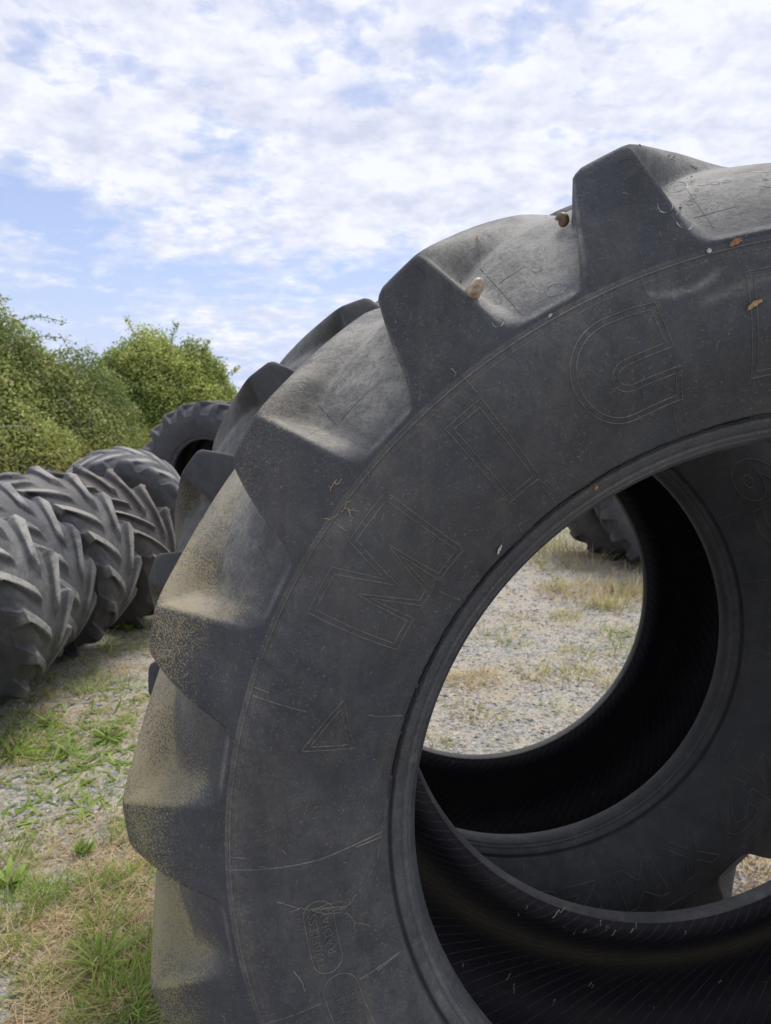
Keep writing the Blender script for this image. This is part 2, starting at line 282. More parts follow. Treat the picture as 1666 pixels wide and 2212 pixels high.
class Tyre:
    def __init__(s, name, label, M, R=.937, rb=.533, W=.532, N=21, th0=108.0, sweep=45.0, dirn=1, lug=1.0, barw=1.0, curve=0.0, mat=None, dust=None, res=1, group=None, steep=1.0, noselen=.245, cat='tyre'):
        s.R, s.rb, s.W, s.N, s.th0, s.dirn = R, rb, W, N, th0, dirn
        s.fr = (R-rb)/(.937-.533); s.fy = W/HW; s.mat = mat or M_OLD
        s.root = empty(name, M=M); tag(s.root, label, cat, group)
        s.sweep, s.lug, s.barw, s.curve, s.res, s.steep, s.noselen = sweep, lug, barw, curve, res, steep, noselen
        s.pitch = 360.0/N; s.dustf = dust
    def ry(s, p):                                    # profile point -> real radius / axial coordinate (mid-plane = 0)
        p = np.asarray(p, float); return s.rb+(p[..., 0]-.533)*s.fr, (p[..., 1]-HW/2)*s.fy
    def xyz(s, th, r, y): t = np.radians(th); return np.stack([r*np.cos(t), y+0*t, s.R+r*np.sin(t)], -1)
    def revolve(s, name, prof, nth, mat, side=1, dust=0.15, band=None):
        prof = np.asarray(prof, float); r, y = s.ry(prof); y = y*side
        th = np.linspace(0, 360, nth, endpoint=False)
        V = s.xyz(th[None, :]+0*r[:, None], r[:, None]+0*th, y[:, None]+0*th).reshape(-1, 3)
        arc = np.concatenate([[0], np.cumsum(np.hypot(np.diff(r), np.diff(y)))])
        uv = np.stack([np.radians(th)[None, :]*s.R+0*arc[:, None], arc[:, None]+0*th[None, :]], -1).reshape(-1, 2)
        d = np.repeat(np.broadcast_to(np.asarray(dust, float), (len(prof),)), nth)
        at = {'dust': d, 'moss': d*0}
        if band is not None: at['band'] = np.repeat(band, nth)
        if s.dustf: at = s.dustf(s, np.tile(th, len(prof)), np.repeat(prof[:, 0], nth), np.repeat(prof[:, 1], nth), at, 'side')
        F = grid_faces(len(prof), nth, flip=(side < 0))
        # the last column's u jumps back at the seam: acceptable, it lies under the tyre
        return link(name, mesh(name, V, F, attrs=at, uv=uv), mat, s.root)
    def half(s, near):
        per = 5 if s.res > 1 else 3
        E = smooth_curve(E0, per); F = smooth_curve(F0, per); n = len(E)
        E = F+(E-F)*(1+(s.lug-1)*np.clip((F[:, 0:1]-.80)/.05, 0, 1)) if s.lug > 1 else E
        if s.lug < 1:                                # worn tyre: bars lose height, floor stays
            F = smooth_curve(F0, per); d = (E-F); E = F+d*np.clip(s.lug+(1-s.lug)*np.clip((0.90-F[:, 0])/.08, 0, 1)[:, None]*1.0, 0, 1)
        ye = E[:, 1]; re = E[:, 0]
        up = np.clip((re-.78)/(.925-.78), 0, 1); past = np.clip(ye+.046, 0, None)
        sw = -s.sweep*past - s.curve*np.clip(past-.10, 0, None)**1.3*20
        k = s.barw
        c0 = 110.35
        Rr = c0+(106.2-c0+1.9*up)*k+sw; Ll = c0+(116.0-c0-3.35*up)*k+sw
        wr = (2.0+4.6*np.clip((past-.0)/.13, 0, 1)+0.3*(1-up))*s.steep*k; wl = (.45+.55*np.clip(past/.05, 0, 1))*s.steep*k*1.2
        t = np.clip((F[:, 0]-.7852)/.015, 0, 1)
        shrink = 1.15*(1-np.sqrt(np.clip(1-(1-t)**2, 0, 1)))
        noz = np.clip((s.noselen-ye)/.02, 0, 1); noz = noz*noz*(3-2*noz)
        q = s.pitch/17.142857
        nt_, nw, nf = (7, 7, 9) if s.res > 1 else (4, 4, 5)
        cols = []; hs = []; dd = []
        for a in np.linspace(0, 1, nt_): cols.append((Rr*q*0+0, a)); hs.append(1.0)
        TH = []; Hh = []; Ed = []; Wl = []
        Rr2 = Rr+0; Ll2 = Ll+0
        extra = shrink
        Lt = Ll2+extra; Rt = Rr2+17.142857-extra    # pocket limits (nominal pitch)
        for a in [0, .05]+list(np.linspace(.15, .85, nt_))+[.95]:      # bar top from low edge to high edge
            TH.append((Rr2-extra)+(Ll2+extra-(Rr2-extra))*a); Hh.append(1.0-(.13*a+.09*np.clip((a-.82)/.18, 0, 1)**2+.04*np.clip((.12-a)/.12, 0, 1)**2)*np.clip(up*1.6-.6, 0, 1)+0*ye); Ed.append(np.full(n, 1.0 if a < .01 else .0))
        for i, a in enumerate(np.linspace(0, 1, nw, endpoint=False)):   # steep wall
            h = 1-a; h = np.clip(h, 0, 1); h = h**1.15 if a > .5 else h
            h = h*.74 if False else h
            TH.append(Lt+wl*a); Hh.append(h*(1.0-.22*np.clip(up*1.6-.6, 0, 1))+0*ye); Ed.append(np.full(n, 1.0 if i == 0 else .5))
        for a in np.linspace(0, 1, nf, endpoint=False):
            TH.append(Lt+wl+(Rt-wr-Lt-wl)*a); Hh.append(0*ye); Ed.append(0*ye+(.6*max(0, 1-a*6)+.5*max(0, a*4-3)))
        for i, a in enumerate(np.linspace(0, 1, nw, endpoint=False)):   # long concave wall
            h = a**1.75*(1-a)+a*a**1.25
            TH.append(Rt-wr+wr*a); Hh.append(np.clip(h, 0, 1)+0*ye); Ed.append(np.full(n, .55))
        TH = np.array(TH).T; Hh = np.array(Hh).T*noz[:, None]; Ed = np.array(Ed).T     # rows x cols
        TH = c0+(TH-c0)*q
        PR = F[:, None, :]+(E-F)[:, None, :]*Hh[:, :, None]
        ncol = TH.shape[1]
        th = (TH[:, None, :]+(np.arange(s.N)*s.pitch)[None, :, None]).reshape(n, -1)
        PR = np.tile(PR[:, None], (1, s.N, 1, 1)).reshape(n, -1, 2); Hb = np.tile(Hh, (1, s.N)); Eb = np.tile(Ed, (1, s.N))
        r, y = s.ry(PR)
        rel = th-108.0
        if not near: rel = rel+s.pitch/2; y = -y
        tt = s.th0+rel*s.dirn
        V = s.xyz(tt, r, y).reshape(-1, 3)
        depth = np.clip((E[:, 0]-F[:, 0])/.03, 0, 1)[:, None]+0*Hb
        at = {'dust': 0*tt, 'moss': 0*tt, 'h': Hb}
        if s.dustf: at = s.dustf(s, tt, PR[..., 0], PR[..., 1], dict(h=Hb, edge=Eb, depth=depth, flank=np.tile(np.broadcast_to(np.clip((np.arange(ncol)-(ncol-nw-2))/3.0, 0, 1), (n, ncol)), (1, s.N)), wall=np.tile(np.broadcast_to((np.arange(ncol) >= nt_+3)*1.0, (n, ncol)), (1, s.N))), 'tread')
        else:
            d = .14+.95*np.clip((PR[..., 0]-.86)/.05, 0, 1)*np.clip(Hb*3-2, 0, 1)+.16*(1-Hb)*np.clip((PR[..., 0]-.84)/.05, 0, 1)
            at = {'dust': d, 'moss': 0*d}
        flip = (not near) ^ (s.dirn < 0)
        return V, grid_faces(n, th.shape[1], flip=flip), {k_: v.ravel() for k_, v in at.items()}
    def build(s, liner=True):
        V1, F1, a1 = s.half(True); V2, F2, a2 = s.half(False)
        at = {k_: np.concatenate([a1[k_], a2[k_]]) for k_ in a1}
        link('tread', mesh('tread', np.vstack([V1, V2]), np.vstack([F1, F2+len(V1)]), attrs=at), s.mat, s.root)
        nth = 720 if s.res > 1 else 128
        for side in (1, -1):
            p = smooth_curve(SW0, 8 if s.res > 1 else 3)
            s.revolve('sidewall', p, nth, s.mat, side, dust=.27)
            s.revolve('bead', np.array(BD0), nth, s.mat, side, dust=np.interp([q[0] for q in BD0], [.533, .5395, .545, .553, .566, .569, .5705], [.30, .25, .55, .40, .30, .0, .0]))
        ln = smooth_curve(LN0, 3); full = np.vstack([ln, np.stack([ln[::-1][1:, 0], HW-ln[::-1][1:, 1]], 1)])
        z = np.abs(full[:, 1]-HW/2)*(full[:, 0] > .76); band = np.exp(-((full[:, 0]-.66)/.032)**2)
        s.revolve('inner_liner', full[::-1], nth, M_LIN, 1, dust=.1, band=band[::-1]*(1.0 if s.dirn > 0 else .15))
        return s
    def surf(s, th, r, side=1, lift=0.0):            # point on the sidewall (nominal r) as local xyz
        th = np.asarray(th, float); r = np.asarray(r, float)
        rr, y = s.ry(np.stack([r, SWy(r)-lift], -1)); return s.xyz(th, rr, y*side)
class Ridges:
    def __init__(s, T): s.T = T; s.V = []; s.F = []; s.n = 0
    def line(s, pts, closed=False, w=.0016, h=.0011, step=.006):
        """pts: (theta deg, nominal r)"""
        P = [np.array(p, float) for p in pts]
        if closed: P.append(P[0])
        Q = []
        for a, b_ in zip(P[:-1], P[1:]):
            L = math.hypot(math.radians(b_[0]-a[0])*a[1], b_[1]-a[1]); n = max(1, int(L/step))
            for i in range(n): Q.append(a+(b_-a)*i/n)
        if not closed: Q.append(P[-1])
        Q = np.array(Q); n = len(Q); T = s.T
        C = T.surf(Q[:, 0], Q[:, 1], 1, 0)
        if closed: tan = np.roll(C, -1, 0)-np.roll(C, 1, 0)
        else: tan = np.gradient(C, axis=0)
        tan /= np.linalg.norm(tan, axis=1)[:, None]+1e-12
        e = 1e-3; nr = np.cross(T.surf(Q[:, 0]+e*57, Q[:, 1])-C, T.surf(Q[:, 0], Q[:, 1]+e)-C); nr /= np.linalg.norm(nr, axis=1)[:, None]
        nr *= -np.sign(nr[:, 1])[:, None]
        sd_ = np.cross(tan, nr)
        rows = [C+sd_*w-nr*.0006, C+sd_*w*.45+nr*h, C-sd_*w*.45+nr*h, C-sd_*w-nr*.0006]
        V = np.stack(rows, 1).reshape(-1, 3)
        for i in range(n if closed else n-1):
            j = (i+1) % n
            for k in range(3): s.F.append((s.n+i*4+k, s.n+i*4+k+1, s.n+j*4+k+1, s.n+j*4+k))
        s.V.append(V); s.n += len(V)
    def build(s, name, mat, dust=.6, label=None):
        V = np.vstack(s.V); o = link(name, mesh(name, V, np.array(s.F), smooth=False, attrs={'dust': np.full(len(V), dust), 'moss': np.zeros(len(V))}), mat, s.T.root)
        if label: o['label'] = label
        return o
def offset_poly(P, d, r0=.684):
    """inward offset of a closed polygon given as (theta, r)"""
    Q = np.array([(math.radians(a)*r0, r) for a, r in P]); n = len(Q)
    area = 0.5*sum(Q[i][0]*Q[(i+1) % n][1]-Q[(i+1) % n][0]*Q[i][1] for i in range(n)); sg = 1 if area > 0 else -1
    out = []
    for i in range(n):
        a, b_, c_ = Q[i-1], Q[i], Q[(i+1) % n]
        d1 = (b_-a)/np.linalg.norm(b_-a); d2 = (c_-b_)/np.linalg.norm(c_-b_)
        n1 = np.array([-d1[1], d1[0]])*sg; n2 = np.array([-d2[1], d2[0]])*sg
        m_ = n1+n2; m_ /= np.linalg.norm(m_); k = d/max(.38, m_@n1); q = b_+m_*k
        out.append((math.degrees(q[0]/r0), q[1]))
    return out
def arc(cx, cy, rx, ry, a0, a1, n=12): return [(cx+rx*math.cos(math.radians(a)), cy+ry*math.sin(math.radians(a))) for a in np.linspace(a0, a1, n)]
def text_mesh(body, size=1.0, bold=0.0):
    cu = bpy.data.curves.new('t', 'FONT'); cu.body = body; cu.size = size; cu.offset = bold; cu.resolution_u = 3
    o = bpy.data.objects.new('t', cu); S.collection.objects.link(o); bpy.context.view_layer.update()
    me = bpy.data.meshes.new_from_object(o.evaluated_get(bpy.context.evaluated_depsgraph_get()))
    V = np.array([v.co[:2] for v in me.vertices]); Fs = [tuple(p.vertices) for p in me.polygons]
    bpy.data.objects.remove(o); bpy.data.curves.remove(cu); bpy.data.meshes.remove(me)
    return V, Fs
def loops_of(V, Fs):
    """boundary loops of a filled 2-D mesh"""
    cnt = {}
    for f in Fs:
        for a, b_ in zip(f, f[1:]+f[:1]):
            cnt[(a, b_)] = 1
    nxt = {a: b_ for (a, b_) in cnt if (b_, a) not in cnt}
    out = []
    while nxt:
        a = next(iter(nxt)); L = [a]; b_ = nxt.pop(a)
        while b_ != a and b_ in nxt: L.append(b_); b_ = nxt.pop(b_)
        if len(L) > 2: out.append(V[L])
    return out
def small_text(T, body, th_start, r_base, size, name_acc, stretch=1.0):
    """filled raised letters, reading clockwise with their tops outward"""
    V, Fs = text_mesh(body, size, size*.02)
    V = V*[stretch, 1.0]
    for f in Fs:
        P3 = T.surf(th_start-np.degrees(V[list(f), 0]/r_base), r_base+V[list(f), 1], 1, .0013)
        name_acc.append(P3)
# matrix from yaw / pitch and ground contact
def tyre_matrix(cx, cy, yaw, pit, R, bead_plane=None, W=.532, roll=0.0, z0=0.0):
    n = np.array([math.sin(yaw)*math.cos(pit), math.cos(yaw)*math.cos(pit), math.sin(pit)])
    h = np.cross(n, [0, 0, 1.0]); h /= np.linalg.norm(h); u = np.cross(h, n)
    M = Matrix.Identity(4)
    for i in range(3): M[i][0] = h[i]; M[i][1] = n[i]; M[i][2] = u[i]
    C = np.array(bead_plane) + n*W/2 if bead_plane is not None else np.array([cx, cy, R*u[2]+z0])
    base = C-u*R
    for i in range(3): M[i][3] = base[i]
    return M
sm = lambda x, a, b_: (lambda t: t*t*(3-2*t))(np.clip((x-a)/(b_-a), 0, 1))
def hero_dust(T, th, r, y, at, kind):
    th = np.mod(th, 360)
    left = sm(th, 119, 156)*(1-sm(th, 205, 240)); top = sm(th, 60, 85)*(1-sm(th, 128, 150))
    if kind == 'side':
        rr = sm(r, .735, .780)
        at['moss'] = at['dust']*0+rr*left*.30+.08*left*sm(r, .68, .74)
        arc_ = np.exp(-((r-.741-((th-108)/3.6)**2*.014)/.0045)**2)*sm(th, 104.3, 105.3)*(1-sm(th, 111, 111.6))
        arc2 = np.exp(-((r-.727-(th-104)*-.0018)/.006)**2)*sm(th, 99.5, 101)*(1-sm(th, 106, 107.5))
        at['dust'] = at['dust']+.12*rr*(1+left)+(.8*arc_+.6*arc2)*(T.dirn > 0)
        return at
    h, edge, depth = at['h'], at['edge'], at['depth']
    floor = at['wall']*depth; flank = at['flank']*depth
    crown = sm(y, -.045, .0)
    rim = np.exp(-((r-.7880)/.0030)**2)*(1-h)
    upl = sm(th, 112, 122)*(1-sm(th, 158, 168))
    dust = .14+floor*(.20+.48*top+.26*upl+.32*sm(y, -.055, .02)+.20*flank*sm(r, .79, .83)-.14*sm(th, 160, 172))+edge*.16*depth+crown*.30*(1-floor)+rim*.5
    tan = left*(.25+.30*sm(th, 150, 165))
    moss = tan*(floor*(.55+.35*sm(r, .80, .90)+.45*flank)+1.12*(1-floor)*sm(r, .79, .90)-.15*(1-floor)*sm(th, 170, 180))+left*.12+upl*(.12*floor*(.4+.6*flank)+.16*(1-floor)*sm(r, .80, .90))
    if T.dirn < 0: moss = moss*(.12+.5*floor)
    moss = moss+left*.15*sm(th, 168, 180)*(1-floor)*sm(r, .79, .86)+left*edge*depth*.25
    return {'dust': np.clip(dust, 0, 1), 'moss': np.clip(moss, 0, 1.05), 'olive': sm(th, 168, 182)*(1-floor*.5)}
# ---- hero tyre
T1 = Tyre('tractor_tyre', 'huge black tyre standing closest, big raised letters and two snails on it', tyre_matrix(0, 0, -.0067, -.0012, .937, bead_plane=(.5737, 1.003, 1.520-.5833)), th0=108.0, mat=M_RUB, dust=hero_dust, res=2).build()
R_ = Ridges(T1)
def double(P, d=.0072, w=.00085):
    R_.line(P, True, w=w); R_.line(offset_poly(P, d), True, w=w)
b0, t0 = .6215, .7440
double([(140.5, t0), (140.1, b0), (144.7, b0), (144.6, .684), (146.1, b0), (148.3, b0), (150.0, .684), (150.05, b0), (154.3, b0), (154.05, t0), (149.15, t0), (147.5, .681), (146.2, t0)])
double([(128.45, t0), (128.3, b0), (132.8, b0), (132.65, t0)])
double([(110.95, .741), (113.5, .7455)]+arc(115.9, .6835, 4.95, .0635, 90, -90, 22)+[(110.4, b0), (110.05, .6615)]+arc(115.25, .6745, 1.2, .0120, -90, 90, 8)+[(110.4, .6860)])
def L_(th, pts, wdeg): return [(th-x*wdeg, b0+y_*(t0-b0)) for x, y_ in pts]
double(L_(102.6, [(0, 1), (0, 0), (.33, 0), (.33, .36), (.67, .36), (.67, 0), (1, 0), (1, 1), (.67, 1), (.67, .66), (.33, .66), (.33, 1)], 11.5))
double(L_(88.0, [(0, 1), (0, 0), (1, 0), (1, .26), (.42, .26), (.42, .38), (.9, .38), (.9, .62), (.42, .62), (.42, .74), (1, .74), (1, 1)], 9.0))
double(L_(76.0, [(0, 1), (0, 0), (1, 0), (1, .26), (.45, .26), (.45, 1)], 8.0))
double(L_(65.0, [(0, 1), (0, 0), (1, 0), (1, 1)], 4.4))
double(L_(57.0, [(0, 1), (0, 0), (.32, 0), (.32, .5), (.68, 0), (1, 0), (1, 1), (.68, 1), (.68, .5), (.32, 1)], 11.5))
tri = [(161.4, .6600), (167.1, .6300), (167.9, .6950)]
R_.line(tri, True, w=.0009); R_.line(offset_poly(tri, .0058), True, w=.0009)
for k in range(21):
    th = 111.3+k*360/21
    R_.line([(th, .5785), (th+.3, .6130)], w=.0009)
    R_.line([(th, .7520), (th, .7720)], w=.0009)
R_.line([(163.6, .700), (163.5, .770)], w=.0009)
R_.line([(163.0, .6130), (162.9, .626)], w=.0009)
R_.line([(179.2, .5785), (180.6, .66), (181.2, .772)], w=.0009)
R_.line([(197.0, .5785), (197.0, .637)], w=.0009); R_.line([(197.4, .690), (197.9, .772)], w=.0009)
circ = [(a, .7735) for a in np.linspace(0, 360, 260, endpoint=False)]
R_.line(circ, True, w=.0013, h=.0014); R_.line([(a, .7655) for a in np.linspace(0, 360, 260, endpoint=False)], True, w=.0007, h=.0006)
def stadium(th0, th1, r0, r1):
    rc = (r0+r1)/2; rr = (r1-r0)/2; dt = math.degrees(rr/rc)
    return arc(th0+dt, rc, dt, rr, 90, 270, 10)+arc(th1-dt, rc, dt, rr, -90, 90, 10)
R_.line(stadium(185.5, 194.4, .6480, .6860), True, w=.0009)
R_.line(stadium(195.0, 205.5, .6400, .6850), True, w=.0009)
R_.build('raised_lettering', M_LET, .62)
def text_part(T, acc, mat, dust, label):
    Vt, Ft, n_ = [], [], 0
    for P3 in acc: Vt += [tuple(p) for p in P3]; Ft.append(tuple(range(n_, n_+len(P3)))); n_ += len(P3)
    me = bpy.data.meshes.new('small_lettering'); me.from_pydata(Vt, [], Ft); a_ = me.attributes.new('dust', 'FLOAT', 'POINT'); a_.data.foreach_set('value', np.full(len(Vt), dust, np.float32)); me.update()
    link('small_lettering', me, mat, T.root)['label'] = label
acc = []
small_text(T1, 'TUBELESS', 193.6, .6700, .0150, acc, 1.25); small_text(T1, 'RADIAL', 192.3, .6535, .0150, acc, 1.25)
text_part(T1, acc, M_LET, .30, 'two words in a long oval frame')
acc = []
for i, ln_ in enumerate(['F55KWM H', '11 71 N 0 MPH', '127 Z 08 A D C', '0615 0851 1241']):
    small_text(T1, ln_, 204.0, .6760-.0095*i, .0085, acc, 1.35)
text_part(T1, acc, M_LET, .2, 'four lines of tiny worn characters in the lower oval frame')
ck = Ridges(T1); a = 97.0
while a < 173:
    ln_ = rng.uniform(2.0, 8.0); r0_ = .5722+rng.uniform(-.0004, .0006); k = int(ln_/.9)+2
    ck.line([(a+ln_*i/(k-1), r0_+rng.normal(0, .00035)) for i in range(k)], w=rng.uniform(.0003, .0011), h=.0003, step=.02); a += ln_*rng.uniform(.75, 1.25)
ck.build('rim_crack', plain('black_crack', (.004, .004, .005), .95), 0)
# ---- second big tyre behind, reversed
M2 = tyre_matrix(0, 0, -.0498, -.0561, .937, bead_plane=(.3358, 1.8875, 1.520-.6007))
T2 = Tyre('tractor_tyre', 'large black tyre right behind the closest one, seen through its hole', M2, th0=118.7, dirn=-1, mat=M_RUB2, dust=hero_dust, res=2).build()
R_ = Ridges(T2)
def font_outline(ch, th0, th1, r0=.640, r1=.7400):
    V, Fs = text_mesh(ch, 1.0, .035); mn, mx = V.min(0), V.max(0)
    for Lp in loops_of(V, Fs):
        q = (Lp-mn)/(mx-mn); R_.line([(th0+(th1-th0)*a, r0+(r1-r0)*b_) for a, b_ in q], True, w=.0015, h=.0018)
for ch, a, b_ in (('6', 41, 31.5), ('5', 30, 21.5), ('R', 16.5, 8.5), ('4', -25.5, -34), ('2', -35.5, -44), ('X', -47, -56), ('M', -59.5, -68.5), ('2', -73, -80.5), ('5', -82, -89.5)):
    font_outline(ch, a, b_)
R_.line(stadium(-33.0, -20.5, .594, .620), True, w=.0010)
for k in range(21): R_.line([(14.2+k*360/21, .5785), (14.0+k*360/21, .628)], w=.0010)
R_.line([(a, .7735) for a in np.linspace(0, 360, 200, endpoint=False)], True, w=.0018)
R_.build('raised_lettering', M_LET, .30)
acc = []; small_text(T2, 'TUBELESS', -22.8, .6010, .0150, acc, 1.25)
text_part(T2, acc, M_LET, .2, 'one small word in a thin oval')
# ---- the leaning row on the left
GR = 'used tyres leaning in a row beside the hedge'
def row(label, x, y, yaw, pit, R, **k):
    k.setdefault('W', .32); k.setdefault('rb', R*.57)
    return Tyre('tractor_tyre', label, tyre_matrix(x, y, yaw, pit, R), R=R, group=GR, **k).build()
row('worn brown tyre cut by the left picture edge, in front of the whole row', -2.30, 2.98, .08, .27, .52, W=.30, N=18, th0=100, sweep=75, mat=M_BRN, curve=.5)
row('grey tyre with pale chevron bars at the near end of the leaning row', -2.108, 3.55, .08, .30, .55, mat=M_PALE_TOP, N=15, th0=104, sweep=54, curve=1.2, barw=1.0, noselen=.205, lug=1.35, steep=.7)
row('grey tyre with soil caught in its lugs, second in the leaning row', -2.15, 4.02, .10, .28, .55, N=15, th0=110, sweep=54, curve=1.2, lug=1.0, barw=1.05, noselen=.21, steep=.8)
row('dark grey tyre, third in the leaning row, wet black between its lugs', -2.06, 4.46, .10, .24, .555, mat=M_WET, N=15, th0=101, sweep=54, curve=1.2, barw=1.0, noselen=.205, lug=1.3, steep=.7)
row('brownish tyre with thin curved close-set bars behind the leaning grey ones', -1.95, 4.98, .12, .45, .56, N=16, th0=101, sweep=76, mat=M_BRN, barw=.65, curve=1.6, lug=1.6, steep=.5)
row('smooth worn tyre with pale blob-shaped lugs, before the upright dark one', -2.12, 6.10, -.22, .18, .57, W=.36, N=16, th0=101, sweep=58, lug=.35, barw=1.35)
row('upright dark tyre with its open hole facing the camera, farthest of the left row', -1.70, 7.75, .30, 0, .75, W=.45, rb=.37, N=22, th0=108, sweep=45, mat=M_DRK, barw=.8)
row('dark tyre hidden mostly behind the upright one, seen only through its hole', -1.52, 8.40, .30, 0, .75, W=.45, rb=.37, N=22, mat=M_DRK, barw=.8)
row('dark tyre leaning deepest in the row, glimpsed inside the upright one', -1.36, 9.02, .30, 0, .75, W=.45, rb=.37, N=22, mat=M_DRK, barw=.8)
# ---- tyres beyond, seen through both holes
GQ = 'tyres standing at the far side of the gravel'
Tyre('tractor_tyre', 'black tyre in dry grass seen through both holes, the nearer one', tyre_matrix(2.60, 6.75, .12, .12, .72), R=.75, rb=.42, W=.50, N=20, th0=108, sweep=48, dirn=-1, mat=M_DRK, group=GQ).build()
Tyre('tractor_tyre', 'black tyre with tan dusty lugs seen through both holes, the farther one', tyre_matrix(2.34, 7.30, .12, .12, .74), R=.75, rb=.42, W=.50, N=20, th0=114, sweep=48, dirn=-1, mat=M_BRN, group=GQ).build()
#@@DETAIL
# ------------------------------------------------------------------ blades, leaves, stones
def blades(n, bx, by, bz, h, w, lean, az, curl, cols, levels=5, prof='grass', rs=rng):
    """n ribbons: base, height (length), width, lean angle from vertical, azimuth, extra curl"""
    t = np.linspace(0, 1, levels)[None, :]
    ang = lean[:, None]+curl[:, None]*t*1.0
    seg = h[:, None]/(levels-1)
    dx = np.concatenate([np.zeros((n, 1)), np.cumsum(np.sin(ang[:, 1:])*seg, 1)], 1); dz = np.concatenate([np.zeros((n, 1)), np.cumsum(np.cos(ang[:, 1:])*seg, 1)], 1)
    cx = bx[:, None]+dx*np.cos(az)[:, None]; cy = by[:, None]+dx*np.sin(az)[:, None]; cz = np.maximum(bz[:, None]+dz, bz[:, None]+.004)
    wp = (1-t**1.6*.92) if prof == 'grass' else (np.sin(np.pi*np.clip(t*.93+.07, 0, 1))**.75+.03)
    tw = az+np.pi/2+rs.normal(0, .35, n); hx = np.cos(tw)[:, None]*w[:, None]*wp/2; hy = np.sin(tw)[:, None]*w[:, None]*wp/2
    V = np.stack([np.stack([cx-hx, cy-hy, cz], -1), np.stack([cx+hx, cy+hy, cz+w[:, None]*.12], -1)], 2).reshape(-1, 3)
    k = levels*2; base = (np.arange(n)*k)[:, None]; f = []
    for i in range(levels-1): f.append(np.stack([base+2*i, base+2*i+1, base+2*i+3, base+2*i+2], -1))
    F = np.concatenate(f, 1).reshape(-1, 4)
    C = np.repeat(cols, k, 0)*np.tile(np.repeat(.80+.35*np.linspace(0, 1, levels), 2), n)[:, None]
    return V, F, C
class Acc:
    def __init__(s): s.V, s.F, s.C, s.n = [], [], [], 0
    def add(s, V, F, C): s.V.append(V); s.F.append(F+s.n); s.C.append(C); s.n += len(V)
    def build(s, name, mat, parent=None, smooth=True): return link(name, mesh(name, np.vstack(s.V), np.vstack(s.F), smooth=smooth, col=np.vstack(s.C)), mat, parent)
def colr(n, a, b_, j=.12):
    t = rng.random((n, 1)); c = np.array(a)*(1-t)+np.array(b_)*t; return np.clip(c*(1+rng.normal(0, j, (n, 1))), .01, 1)
GREEN = ((.17, .27, .045), (.31, .42, .09)); STRAW = ((.50, .39, .21), (.66, .55, .34)); YEL = ((.36, .37, .10), (.48, .43, .16)); BRN = ((.30, .17, .08), (.42, .28, .15))
def tuft(acc, x, y, rad, n, h, w=.0035, pal=GREEN, lean=.45, curl=.7, prof='grass', flat=False):
    a = rng.uniform(0, 2*np.pi, n); r = rad*np.sqrt(rng.random(n)); bx = x+r*np.cos(a); by = y+r*np.sin(a)
    az = a+rng.normal(0, .8, n); ln_ = np.abs(rng.normal(lean, .25, n))+r/rad*.25
    if flat: ln_ = rng.uniform(1.25, 1.6, n); az = rng.uniform(0, 6.28, n)
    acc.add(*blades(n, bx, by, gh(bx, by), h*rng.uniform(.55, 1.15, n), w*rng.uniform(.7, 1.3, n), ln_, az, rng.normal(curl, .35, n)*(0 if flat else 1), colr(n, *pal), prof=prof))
def stones(n, x, y, smin, smax):
    s_ = smin+(smax-smin)*rng.random(n)**2.2
    o = np.array([[1, 0, 0], [-.9, .1, 0], [.1, 1, 0], [0, -1, .05], [.1, 0, 1], [0, 0, -1], ], float)
    V = o[None]*(1+rng.normal(0, .22, (n, 6, 3))); V += rng.normal(0, .12, (n, 6, 3))
    V *= (s_[:, None]*np.stack([np.ones(n), rng.uniform(.5, .9, n), rng.uniform(.18, .45, n)], 1))[:, None, :]
    a = rng.uniform(0, 6.28, n); ti = rng.normal(0, .25, n)
    ca, sa = np.cos(a)[:, None], np.sin(a)[:, None]; z = V[..., 2]+V[..., 0]*np.tan(ti)[:, None]
    X_, Y_ = V[..., 0]*ca-V[..., 1]*sa, V[..., 0]*sa+V[..., 1]*ca
    V = np.stack([X_+x[:, None], Y_+y[:, None], z+gh(x, y)[:, None]+(s_*.10)[:, None]], -1).reshape(-1, 3)
    f = np.array([[0, 2, 4], [2, 1, 4], [1, 3, 4], [3, 0, 4], [2, 0, 5], [1, 2, 5], [3, 1, 5], [0, 3, 5]])
    F = (f[None]+(np.arange(n)*6)[:, None, None]).reshape(-1, 3)
    pal = np.array([[.31, .32, .31], [.21, .225, .23], [.42, .385, .31], [.48, .42, .32], [.37, .38, .37], [.13, .14, .145], [.54, .50, .41], [.36, .22, .16]])
    ch = rng.choice(8, n, p=[.19, .11, .22, .17, .14, .04, .11, .02]); C = np.repeat(pal[ch]*(1+rng.normal(0, .12, (n, 1))), 6, 0)
    return V, F, C
def region(n, poly):
    """random ground points inside a quadrilateral of ground corners (bilinear)"""
    a, b_, c_, d_ = [np.array(p) for p in poly]; u, v = rng.random((n, 1)), rng.random((n, 1))
    p = (a*(1-u)+b_*u)*(1-v)+(d_*(1-u)+c_*u)*v; return p[:, 0], p[:, 1]
st = Acc()
st.add(*stones(6500, *region(6500, [(-1.15, 1.45), (-.15, 1.45), (-.25, 2.6), (-1.5, 2.6)]), .003, .014))
st.add(*stones(11000, *region(11000, [(-1.9, 2.5), (-.2, 2.5), (-.4, 6.0), (-1.9, 6.0)]), .004, .017))
st.add(*stones(26000, *region(26000, [(-.1, 2.2), (2.0, 2.2), (3.4, 5.5), (.3, 5.5)]), .004, .017))
st.add(*stones(10000, *region(10000, [(.3, 5.3), (3.6, 5.3), (5.0, 9), (.4, 9)]), .006, .022))
st.add(*stones(9000, rng.uniform(-7, 7, 9000), rng.uniform(-2, 12, 9000), .005, .02))
tag(st.build('gravel', M_STONE, smooth=False), kind='stuff')
gr = Acc(); dry = Acc()
